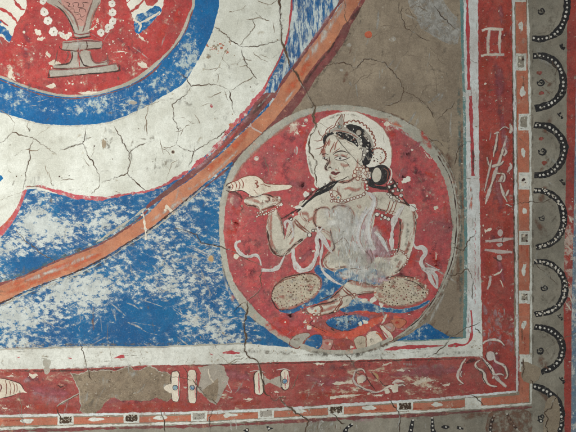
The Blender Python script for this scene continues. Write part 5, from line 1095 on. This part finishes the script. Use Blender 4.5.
for x, y, r, ry, mm in ((340, 222, 9, 12, 'paleW'), (350, 238, 11, 14, 'paleW'), (346, 252, 13, 12, 'paleF'), (358, 262, 16, 10, 'paleW'), (374, 246, 10, 14, 'lilacW'), (384, 262, 12, 10, 'paleF'), (362, 272, 14, 7, 'paleW'), (341, 216, 7, 10, 'scour'), (346, 230, 9, 12, 'scour'), (354, 246, 10, 12, 'scour'), (360, 236, 6, 14, 'scour'), (364, 270, 9, 7, 'scour'), (352, 262, 10, 9, 'scour'), (356, 222, 5, 12, 'scour'), (372, 240, 6, 12, 'scour'), (378, 250, 8, 10, 'lilacW'), (386, 266, 9, 7, 'greyW'), (346, 234, 9, 14, 'paleW'), (352, 218, 7, 10, 'paleF'), (378, 236, 6, 12, 'paleW'), (380, 274, 9, 6, 'lilacW')): p.dots([(x, y, r, ry)], mm, soft=True, lump=.5)
SC = [(330, 212, 5, 7), (337, 214, 7, 8), (345, 213, 6, 8), (334, 222, 6, 8), (342, 224, 8, 9), (350, 222, 5, 10), (338, 232, 7, 8), (346, 236, 8, 9), (342, 244, 7, 7), (352, 244, 7, 8), (360, 240, 6, 9), (364, 250, 7, 9), (356, 230, 5, 9), (350, 270, 8, 6), (360, 274, 9, 6), (368, 268, 7, 6), (346, 276, 7, 4), (372, 276, 7, 4)]
for x, y, rx, ry in SC: p.dots([(x + random.uniform(-1, 1), y, rx * 1.5, ry * 1.4)], 'scourP', soft=True, lump=.8)
for x, y, rx, ry in ((350, 254, 12, 9), (340, 256, 8, 8), (362, 260, 10, 8), (384, 266, 9, 8), (378, 272, 8, 6)): p.dots([(x, y, rx * 1.3, ry * 1.3)], 'scourG', soft=True, lump=.7)
for x, y, rx, ry in ((376, 238, 6, 7), (380, 246, 8, 8), (374, 252, 8, 8), (386, 254, 6, 7), (364, 228, 5, 9), (372, 230, 5, 6), (382, 280, 9, 4)): p.dots([(x, y, rx * 1.4, ry * 1.4)], 'scourL', soft=True, lump=.8)
for i in range(150):
    x, y = random.gauss(348, 11), random.uniform(208, 280)
    if x < 326: continue
    x += (y - 235) * .15; p.stroke([(x, y), (x + random.uniform(-1, 1), y + random.uniform(2, 4)), (x + random.uniform(-1, 1.5), y + random.uniform(4, 9))], random.choice(['scour', 'scourG', 'greyW', 'scour', 'pinkW']), random.uniform(.6, 1.5), soft=True)
for i in range(70):
    x, y = random.uniform(366, 392), random.uniform(236, 282); p.stroke([(x, y), (x + random.uniform(-2, 2), y + random.uniform(2, 6))], random.choice(['scourL', 'greyW', 'scour', 'pinkW']), random.uniform(.6, 1.6), soft=True)
for q in ([(332, 213), (333, 207), (340, 205), (348, 207), (352, 213), (352, 222), (350, 228)], [(315, 214), (320, 208), (327, 208), (331, 212)], [(331, 246), (338, 242), (344, 238), (350, 246)], [(354, 246), (364, 250), (371, 258), (370, 266), (362, 270)], [(336, 268), (350, 268), (364, 270)], [(370, 238), (371, 250), (374, 262)]): p.stroke(q, 'brownW', 1.1, soft=True)
p.done()
q = Part('white_scarf', fo)
for a_, w1, w2 in (([(369, 193), (374, 198), (374, 206), (370, 216), (368, 228), (370, 240), (374, 250)], 4, 6), ([(372, 206), (364, 216), (359, 228), (358, 240), (362, 250)], 3.5, 4.5), ([(375, 232), (382, 240), (388, 252)], 5, 4)): q.stroke(a_, 'scarf', w1, w2=w2, j=.6, vary=.5); q.stroke(a_, 'scour', w1 * .6, soft=True); q.stroke([(x + w1 * .6, y) for x, y in a_], 'pinkW', 1.2, soft=True)
q.done()

# shell held in the hand
p = Part('white_conch_shell', med_o, 'cream pointed shell with brown whorls in the raised hand')
sh = D([(62, 132), (74, 116), (100, 102), (130, 92), (156, 76), (200, 63), (240, 66), (262, 76), (280, 92), (296, 110), (340, 116), (400, 118), (446, 120), (458, 130), (440, 142), (390, 152), (330, 160), (290, 170), (262, 184), (232, 192), (206, 184), (172, 160), (140, 152), (100, 158), (70, 152)])
p.fill(sh, 'cream', j=.3)
p.stroke(sh[1:15], 'bline', .9, j=.2, vary=.6); p.stroke(sh[17:25], 'ink', .7, j=.2)
for q, ww in (([(150, 86), (164, 110), (160, 140)], 1.1), ([(132, 94), (144, 116), (138, 148)], 1.1), ([(112, 100), (124, 122), (116, 154)], 1.1), ([(90, 112), (102, 128), (94, 148)], 1.2), ([(66, 120), (76, 134), (92, 136), (86, 122)], 1.1), ([(232, 92), (248, 96), (244, 110), (232, 108)], 2), ([(240, 116), (252, 126), (244, 136)], 2.2), ([(268, 118), (290, 112)], 1.2), ([(262, 78), (284, 84)], 1.4), ([(284, 112), (300, 124), (330, 132)], 1), ([(226, 146), (250, 176)], .6)): p.stroke(D(q), 'bline', ww, j=.3, vary=.5)
p.fill(D([(64, 128), (76, 122), (92, 134), (86, 150), (70, 152), (60, 142)]), 'vase', j=.3); p.dots([D([(80, 134)])[0] + (1.2,)], 'ink'); p.stroke(D([(58, 130), (66, 118), (90, 104)]), 'ink', .9); p.stroke(D([(62, 152), (84, 164), (120, 160)]), 'ink', .9)
p.stroke(D([(90, 170), (130, 176), (160, 200)]), 'maroon', 2.4, vary=.9, j=.8); p.stroke(D([(140, 240), (160, 262), (144, 276)]), 'maroonS', 2.5, soft=True); p.stroke(D([(110, 160), (150, 190), (150, 230)]), 'maroonS', 3, soft=True)
p.done()

# lotus seat
lot = Part('lotus_seat', med_o)
lot.fill(H([(60, 176), (100, 160), (150, 150), (200, 148), (330, 128), (400, 134), (500, 150), (580, 140), (650, 150), (700, 170), (640, 230), (560, 290), (460, 340), (340, 360), (220, 362), (120, 350), (60, 330), (-10, 290), (0, 240), (40, 210)]), 'redM', j=.6, wear=[(330, 340, 20, .4)], grid=6)
lot.fill(H([(76, 216), (110, 190), (150, 180), (160, 210), (200, 232), (270, 246), (330, 238), (380, 206), (430, 180), (470, 160), (440, 146), (400, 140), (420, 130), (500, 140), (520, 150), (500, 180), (450, 206), (400, 236), (350, 268), (300, 284), (230, 286), (160, 276), (110, 252)]), 'redB', j=.5)
for q, ww in (([(90, 222), (150, 256), (230, 268), (300, 262)], 5), ([(300, 262), (370, 232), (440, 190), (500, 158)], 5), ([(220, 330), (280, 330)], 6), ([(500, 170), (540, 160)], 6)): lot.stroke(H(q), 'orangeW', ww * 1.6, soft=True, taper=0)
lot.fill(H([(156, 190), (180, 172), (220, 160), (280, 154), (340, 148), (380, 156), (420, 172), (400, 190), (370, 206), (320, 230), (270, 244), (210, 232), (170, 214)]), 'blueD', j=.5, wear=[(335, 316, 8, .6), (350, 322, 7, .5)], grid=4)
lot.stroke(H([(84, 224), (130, 252), (190, 270), (260, 276), (320, 264), (370, 240), (420, 206), (470, 180), (530, 150)]), 'vermil', 8.5, w2=7, j=.6, taper=.6)
lot.stroke(H([(560, 160), (600, 178), (620, 210)]), 'vermil', 5, j=.6)
lot.stroke(H([(330, 130), (400, 134), (470, 146)]), 'vermil', 3, j=.5)
for i in range(46):
    x, y = random.uniform(328, 356), random.uniform(313, 330); lot.stroke([(x, y), (x + random.uniform(-4, 4), y + random.uniform(-2.5, 2.5))], random.choice(['paleF', 'paleW', 'paleW', 'ink']), random.uniform(.6, 1.6), soft=True)
lot.dots([(365, 322, 3.4, 2), (360, 323.5, 2)], 'halo', lump=.6); lot.stroke(H([(320, 220), (350, 206), (340, 232)]), 'maroonS', 2.5, soft=True)
lot.stroke([(352, 314), (366, 318), (374, 316)], 'lilacW', 6, soft=True)
for i in range(30): x, y = random.uniform(300, 322), random.uniform(305, 328); lot.dots([(x, y, random.uniform(.5, 1.5))], random.choice(['chip', 'lilacW', 'orangeD', 'maroon']), lump=.6)
for q in ([(80, 176), (60, 200), (90, 220), (160, 256)], [(150, 190), (180, 220), (260, 246), (330, 236)]): lot.stroke(H(q), 'ink', .6)
lo = lot.done()
def petal(pts, m, tint=None, extra=()):
    q = Part('lotus_petal', lo); q.fill(H(pts), m, j=.4); q.stroke(H(pts + [pts[0]]), 'bline', .7, vary=.8)
    if tint: q.stroke(H(tint[0]), tint[1], tint[2], soft=True)
    for a in extra: q.stroke(H(a[0]), a[1], a[2], j=.3)
    q.done()
petal([(20, 330), (40, 296), (76, 270), (120, 268), (138, 290), (130, 330), (104, 360), (70, 372), (40, 356)], 'blueD')
petal([(-60, 300), (-20, 268), (30, 256), (60, 266), (30, 300), (10, 330), (-20, 350), (-60, 330)], 'vase', ([(-40, 300), (0, 290)], 'brownW', 5))
petal([(136, 300), (160, 294), (200, 300), (196, 330), (180, 358), (140, 356)], 'vaseP', ([(150, 320), (180, 320)], 'redbright', 6))
petal([(200, 300), (240, 292), (300, 300), (318, 326), (300, 356), (220, 360)], 'redB', ([(220, 330), (280, 330)], 'orangeW', 7))
petal([(320, 300), (350, 276), (392, 280), (402, 310), (390, 344), (340, 352)], 'spots', ([(350, 300), (360, 330)], 'greyW', 6), [([(356, 304), (360, 326), (372, 312)], 'brownW', 1)])
petal([(398, 270), (440, 244), (470, 256), (496, 290), (480, 320), (430, 344), (400, 340)], 'cream', ([(420, 290), (440, 320)], 'greyW', 7), [([(454, 256), (480, 270), (500, 300)], 'dust', 2.4)])
petal([(476, 220), (500, 210), (540, 250), (560, 290), (540, 308), (510, 280)], 'cream', None, [([(490, 240), (520, 270), (534, 296)], 'pinkline', .9)])
petal([(496, 210), (540, 196), (572, 220), (560, 250), (530, 244)], 'vaseP', ([(510, 216), (550, 230)], 'paleW', 5))
petal([(540, 180), (600, 170), (640, 190), (600, 230), (566, 216)], 'orangeD', ([(560, 190), (600, 200)], 'redbright', 5))
q = Part('white_streak', lo); q.stroke(H([(520, 144), (504, 180), (490, 200)]), 'cream', 2.4, j=.4); q.done()
q = Part('lime_chip', lo, stuff=True); q.dots([(309, 327, 2.4), (305, 322, 1.4), (330, 344, 1.3), (352, 347, 1.6)], 'chip', lump=.6); q.done()
q = Part('grey_base_wash', lo); q.stroke([(296, 342), (312, 350), (330, 352), (350, 352), (372, 347), (392, 338)], 'rim', 5, w2=4, taper=.3); q.stroke([(298, 346), (320, 353), (350, 355), (374, 350), (400, 339)], 'darkW', 4.5, soft=True); q.done()

# ------------------------------------------------------------------ cracks in the plaster
def crack(pts, w=1.1, m='crack', parent=wall, amp=.9):
    q = Part('crack', parent)
    c = straight(pts, False, 1.6); c = jit(jit(c, amp), amp * .5)
    if m == 'crack':
        q.stroke(c, 'greyW', w * 2.6, soft=True, j=0, smooth=False, taper=.2)
    if m == 'crack': q.stroke([(x - w * .7, y - w * .5) for x, y in c], 'paleF', w * 1.1, smooth=False, soft=True, j=.2, vary=.9)  # pale line offset up and left: a lit lip painted along the crack
    q.stroke(c, m, w * .66, smooth=False, j=.15, vary=.85, taper=.8)
    q.done()
t2 = lambda P: Z(140, 0, 3.84, P)
t5 = lambda P: Z(0, 105, 3.84, P)
t6 = lambda P: Z(140, 105, 3.84, P)
t3 = lambda P: Z(280, 0, 3.84, P)
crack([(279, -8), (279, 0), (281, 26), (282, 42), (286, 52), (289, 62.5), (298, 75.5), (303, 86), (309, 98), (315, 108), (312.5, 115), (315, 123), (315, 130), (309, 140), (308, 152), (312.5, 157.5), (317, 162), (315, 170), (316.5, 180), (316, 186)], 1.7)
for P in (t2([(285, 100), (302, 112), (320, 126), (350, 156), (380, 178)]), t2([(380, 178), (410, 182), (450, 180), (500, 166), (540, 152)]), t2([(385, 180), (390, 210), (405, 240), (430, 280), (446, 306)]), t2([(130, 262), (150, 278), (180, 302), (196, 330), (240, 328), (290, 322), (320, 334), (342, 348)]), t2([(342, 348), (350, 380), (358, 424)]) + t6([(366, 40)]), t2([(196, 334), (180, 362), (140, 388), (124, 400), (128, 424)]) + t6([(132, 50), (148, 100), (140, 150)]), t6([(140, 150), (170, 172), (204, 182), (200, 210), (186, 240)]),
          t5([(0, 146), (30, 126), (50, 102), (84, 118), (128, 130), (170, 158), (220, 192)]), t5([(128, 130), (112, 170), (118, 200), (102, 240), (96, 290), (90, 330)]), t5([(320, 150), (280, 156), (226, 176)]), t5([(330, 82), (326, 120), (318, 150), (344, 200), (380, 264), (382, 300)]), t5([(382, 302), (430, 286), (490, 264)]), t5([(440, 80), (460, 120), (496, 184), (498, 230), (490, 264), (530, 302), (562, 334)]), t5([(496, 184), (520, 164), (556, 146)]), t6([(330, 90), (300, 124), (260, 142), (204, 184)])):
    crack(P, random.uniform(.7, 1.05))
for P in (t2([(380, 178), (404, 148), (428, 120), (440, 100), (430, 70)]), t2([(350, 348), (390, 322), (436, 292)]), t2([(296, 320), (302, 300), (300, 284)]), t2([(380, 256), (410, 250)]), t2([(124, 398), (100, 380), (40, 400), (0, 420)]), t5([(128, 130), (160, 104), (184, 86)]), t5([(50, 102), (56, 70), (30, 40), (0, 20)]), t5([(112, 102), (104, 80), (112, 60)]), t5([(186, 250), (194, 280), (198, 312)]), t5([(382, 300), (376, 320), (350, 342)]), t5([(0, 366), (40, 352), (90, 330)]),
          t5([(96, 310), (140, 314), (190, 316)]), t5([(570, 0), (560, 60), (566, 120)]), t6([(70, 100), (80, 150), (90, 190)]), t6([(140, 150), (110, 164), (86, 162)]), t6([(152, 208), (120, 226), (108, 270), (104, 294)]), t6([(20, 40), (24, 70), (16, 100)]), t6([(204, 184), (208, 160)]), t5([(30, 250), (46, 262)]), t5([(326, 130), (350, 126)]), t5([(440, 330), (470, 340)]), t6([(0, 158), (26, 146)])):
    crack(P, .75, 'hair', amp=.7)
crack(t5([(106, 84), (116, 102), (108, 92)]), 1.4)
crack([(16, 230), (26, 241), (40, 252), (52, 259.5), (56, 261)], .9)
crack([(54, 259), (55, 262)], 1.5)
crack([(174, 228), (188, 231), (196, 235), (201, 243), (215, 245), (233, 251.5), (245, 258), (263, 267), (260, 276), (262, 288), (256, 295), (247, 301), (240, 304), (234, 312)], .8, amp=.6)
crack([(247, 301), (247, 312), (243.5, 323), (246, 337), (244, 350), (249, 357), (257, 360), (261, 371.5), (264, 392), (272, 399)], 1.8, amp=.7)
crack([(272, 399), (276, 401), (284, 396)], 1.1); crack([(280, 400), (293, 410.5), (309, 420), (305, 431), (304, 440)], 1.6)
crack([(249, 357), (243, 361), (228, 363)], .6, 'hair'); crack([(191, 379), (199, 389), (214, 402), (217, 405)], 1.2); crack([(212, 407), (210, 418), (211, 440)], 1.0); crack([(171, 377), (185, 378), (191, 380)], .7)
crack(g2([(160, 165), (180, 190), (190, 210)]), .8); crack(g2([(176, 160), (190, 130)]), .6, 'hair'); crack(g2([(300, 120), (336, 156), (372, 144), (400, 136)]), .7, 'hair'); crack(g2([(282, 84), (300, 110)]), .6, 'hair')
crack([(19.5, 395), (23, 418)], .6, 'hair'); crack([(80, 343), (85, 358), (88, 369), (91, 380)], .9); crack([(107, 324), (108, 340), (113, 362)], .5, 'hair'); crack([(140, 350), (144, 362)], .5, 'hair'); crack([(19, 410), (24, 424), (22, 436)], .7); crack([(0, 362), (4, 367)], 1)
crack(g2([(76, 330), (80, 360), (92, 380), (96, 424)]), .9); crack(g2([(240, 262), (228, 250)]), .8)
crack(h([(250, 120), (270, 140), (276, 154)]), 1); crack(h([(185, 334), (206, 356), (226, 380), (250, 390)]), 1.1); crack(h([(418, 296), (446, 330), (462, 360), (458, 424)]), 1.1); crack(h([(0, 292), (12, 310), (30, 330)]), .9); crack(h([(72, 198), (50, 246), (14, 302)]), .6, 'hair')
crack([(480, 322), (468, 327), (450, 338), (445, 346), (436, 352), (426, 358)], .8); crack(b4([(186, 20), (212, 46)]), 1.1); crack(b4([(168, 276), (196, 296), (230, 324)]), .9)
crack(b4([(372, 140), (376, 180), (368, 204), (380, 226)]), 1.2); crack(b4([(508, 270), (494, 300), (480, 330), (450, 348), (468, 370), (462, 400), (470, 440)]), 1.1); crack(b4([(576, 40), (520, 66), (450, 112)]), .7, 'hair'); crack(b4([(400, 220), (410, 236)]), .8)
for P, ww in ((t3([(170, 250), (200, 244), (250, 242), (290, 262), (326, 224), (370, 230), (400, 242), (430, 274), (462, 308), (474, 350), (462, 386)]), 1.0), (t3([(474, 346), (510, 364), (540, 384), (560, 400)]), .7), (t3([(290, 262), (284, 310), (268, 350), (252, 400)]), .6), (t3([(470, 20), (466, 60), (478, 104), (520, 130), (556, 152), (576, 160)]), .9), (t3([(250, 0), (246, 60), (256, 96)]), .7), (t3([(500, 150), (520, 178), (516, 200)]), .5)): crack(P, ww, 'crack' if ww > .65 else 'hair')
cc = lambda P: Z(372, 100, 6, P)
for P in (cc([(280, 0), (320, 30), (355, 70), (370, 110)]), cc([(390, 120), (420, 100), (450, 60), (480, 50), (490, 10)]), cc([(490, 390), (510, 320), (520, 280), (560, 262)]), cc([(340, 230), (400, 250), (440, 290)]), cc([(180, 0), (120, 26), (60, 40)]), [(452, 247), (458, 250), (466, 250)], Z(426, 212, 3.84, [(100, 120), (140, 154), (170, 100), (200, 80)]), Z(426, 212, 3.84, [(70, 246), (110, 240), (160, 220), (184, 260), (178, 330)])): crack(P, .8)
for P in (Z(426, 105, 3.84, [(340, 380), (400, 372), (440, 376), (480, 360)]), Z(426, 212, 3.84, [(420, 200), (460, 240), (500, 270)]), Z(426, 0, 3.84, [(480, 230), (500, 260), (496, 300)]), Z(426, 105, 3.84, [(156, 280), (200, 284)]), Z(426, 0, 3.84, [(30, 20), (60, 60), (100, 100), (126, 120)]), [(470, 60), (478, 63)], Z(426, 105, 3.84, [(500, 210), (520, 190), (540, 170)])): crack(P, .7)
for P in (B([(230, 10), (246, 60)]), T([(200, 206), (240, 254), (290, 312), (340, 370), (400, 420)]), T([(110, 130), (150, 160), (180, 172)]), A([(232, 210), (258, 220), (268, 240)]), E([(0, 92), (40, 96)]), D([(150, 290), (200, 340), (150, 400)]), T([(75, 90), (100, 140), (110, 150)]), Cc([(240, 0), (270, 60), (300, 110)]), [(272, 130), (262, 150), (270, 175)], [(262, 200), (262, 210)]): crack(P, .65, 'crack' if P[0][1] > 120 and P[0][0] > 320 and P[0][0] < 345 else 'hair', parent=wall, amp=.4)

net = Part('hairline_crack_network', wall, stuff=True)
for i in range(30):
    a = random.uniform(-.15, 1.9); r = random.uniform(160, 210); x, y = 74 + r * math.cos(a), -26 + r * math.sin(a); d = random.uniform(0, 6.28); pts = [(x, y)]
    for k in range(random.randint(3, 7)):
        d += random.uniform(-.6, .6); x += 4 * math.cos(d); y += 4 * math.sin(d)
        if not 156 < math.hypot(x - 74, y + 26) < 214: break
        pts.append((x, y))
    if len(pts) > 2: net.stroke(pts, 'hair', random.uniform(.35, .55), smooth=False, j=.5, vary=1, taper=.9)
for i in range(40):
    x, y = random.uniform(350, 458), random.uniform(0, 108); d = random.uniform(0, 6.28); pts = [(x, y)]
    for k in range(5): d += random.uniform(-.6, .6); x += 4 * math.cos(d); y += 4 * math.sin(d); pts.append((x, y))
    if x < 458 and y < 104 and x > 352 - y * .4 + 20: net.stroke(pts, 'hair', .5, smooth=False, j=.5, vary=1, taper=.9)
net.done()
# ------------------------------------------------------------------ small stains on the white ring
p = Part('mud_stain', wall)
p.dots([(104, 143, 3.4, 6.5)], 'greyW', lump=.2); p.dots([(104, 143.5, 2, 5)], 'brownL', lump=.3); p.dots([(173, 152, 1.9)], 'brown', lump=.1); p.dots([(173, 152, 1.1)], 'ink'); p.done()
p = Part('mud_stain', wall); p.dots([(208.5, 56.5, 3, 2.6)], 'greyW'); p.dots([(208.7, 57, 1.9)], 'brownL', lump=.4); p.done()
p = Part('rust_speck', wall, stuff=True)
for i in range(30): p.dots([(random.gauss(219, 7), random.gauss(47, 3), random.uniform(.4, 1.3))], 'brownL' if i % 2 else 'orangeD', lump=.6, soft=i % 3 == 0)
p.done()
p = Part('dark_speck', wall, stuff=True)
for i in range(90):
    x, y = random.uniform(0, 285), random.uniform(0, 195); d2 = math.hypot(x - 74, y + 26)
    if 162 < d2 < 215 and y < 195: p.dots([(x, y, random.uniform(.25, .75))], random.choice(['crack', 'hair', 'brownL']), lump=.5)
p.dots([(94.5, 146, .8), (59.5, 176.5, .9), (62, 178, .6), (108, 148, .5), (83, 167, .5)], 'ink'); p.done()
p = Part('blue_dab', wall); p.fill([(-6, 176), (0, 175), (3, 178), (1, 181), (-4, 183)], 'blueR'); p.done()
p = Part('red_dab', wall); p.fill(Z(216, 100, 6, [(76, 146), (96, 138), (108, 156), (90, 166)]), 'orangeD', j=.6); p.dots([(211.5, 106, 1.6, 2.2), (88 + 140 - 17, 105.5, 1)], 'pinkline', lump=.4); p.dots([(252, 125, .5)], 'redW'); p.done()
p = Part('mud_stain', wall); p.dots([(47, 363, 3.6, 5)], 'rim', lump=.3); p.dots([(46.5, 370.5, 3, 4)], 'lossL', lump=.3); p.done()
p = Part('dust_and_scuffs', wall, stuff=True)
for i in range(260):
    x, y = random.uniform(-10, 586), random.uniform(-10, 442); a = random.choice([1.57, 1.2, .2, 2.2]) + random.uniform(-.5, .5); l = random.uniform(6, 26)
    p.stroke([(x, y), (x + l * .5 * math.cos(a) + random.uniform(-2, 2), y + l * .5 * math.sin(a)), (x + l * math.cos(a), y + l * math.sin(a))], random.choice(['greyW', 'paleF', 'ochreW', 'greyW']), random.uniform(.8, 5), soft=True)
for cx, cy, n, sx, sy in ((405, 8, 10, 16, 8), (250, 190, 8, 20, 14), (240, 300, 14, 14, 20), (300, 350, 14, 60, 4), (470, 340, 10, 12, 8), (570, 250, 16, 5, 40), (480, 200, 14, 3, 80), (200, 330, 10, 40, 8), (455, 200, 10, 5, 50), (150, 415, 10, 120, 5), (430, 395, 10, 60, 8)):
    for i in range(n): x, y = random.gauss(cx, sx), random.gauss(cy, sy); p.dots([(x, y, random.uniform(.4, 1.4), random.uniform(.3, 1))], random.choice(['chip', 'lossL', 'brownL']), lump=.9)
for q in ([(0, 200), (30, 196), (60, 204)], [(84, 30), (110, 44)], [(120, 20), (104, 40), (100, 60)]): p.stroke(q, 'paleF', .9, soft=True)
p.done()
print('coats', TOP[0])
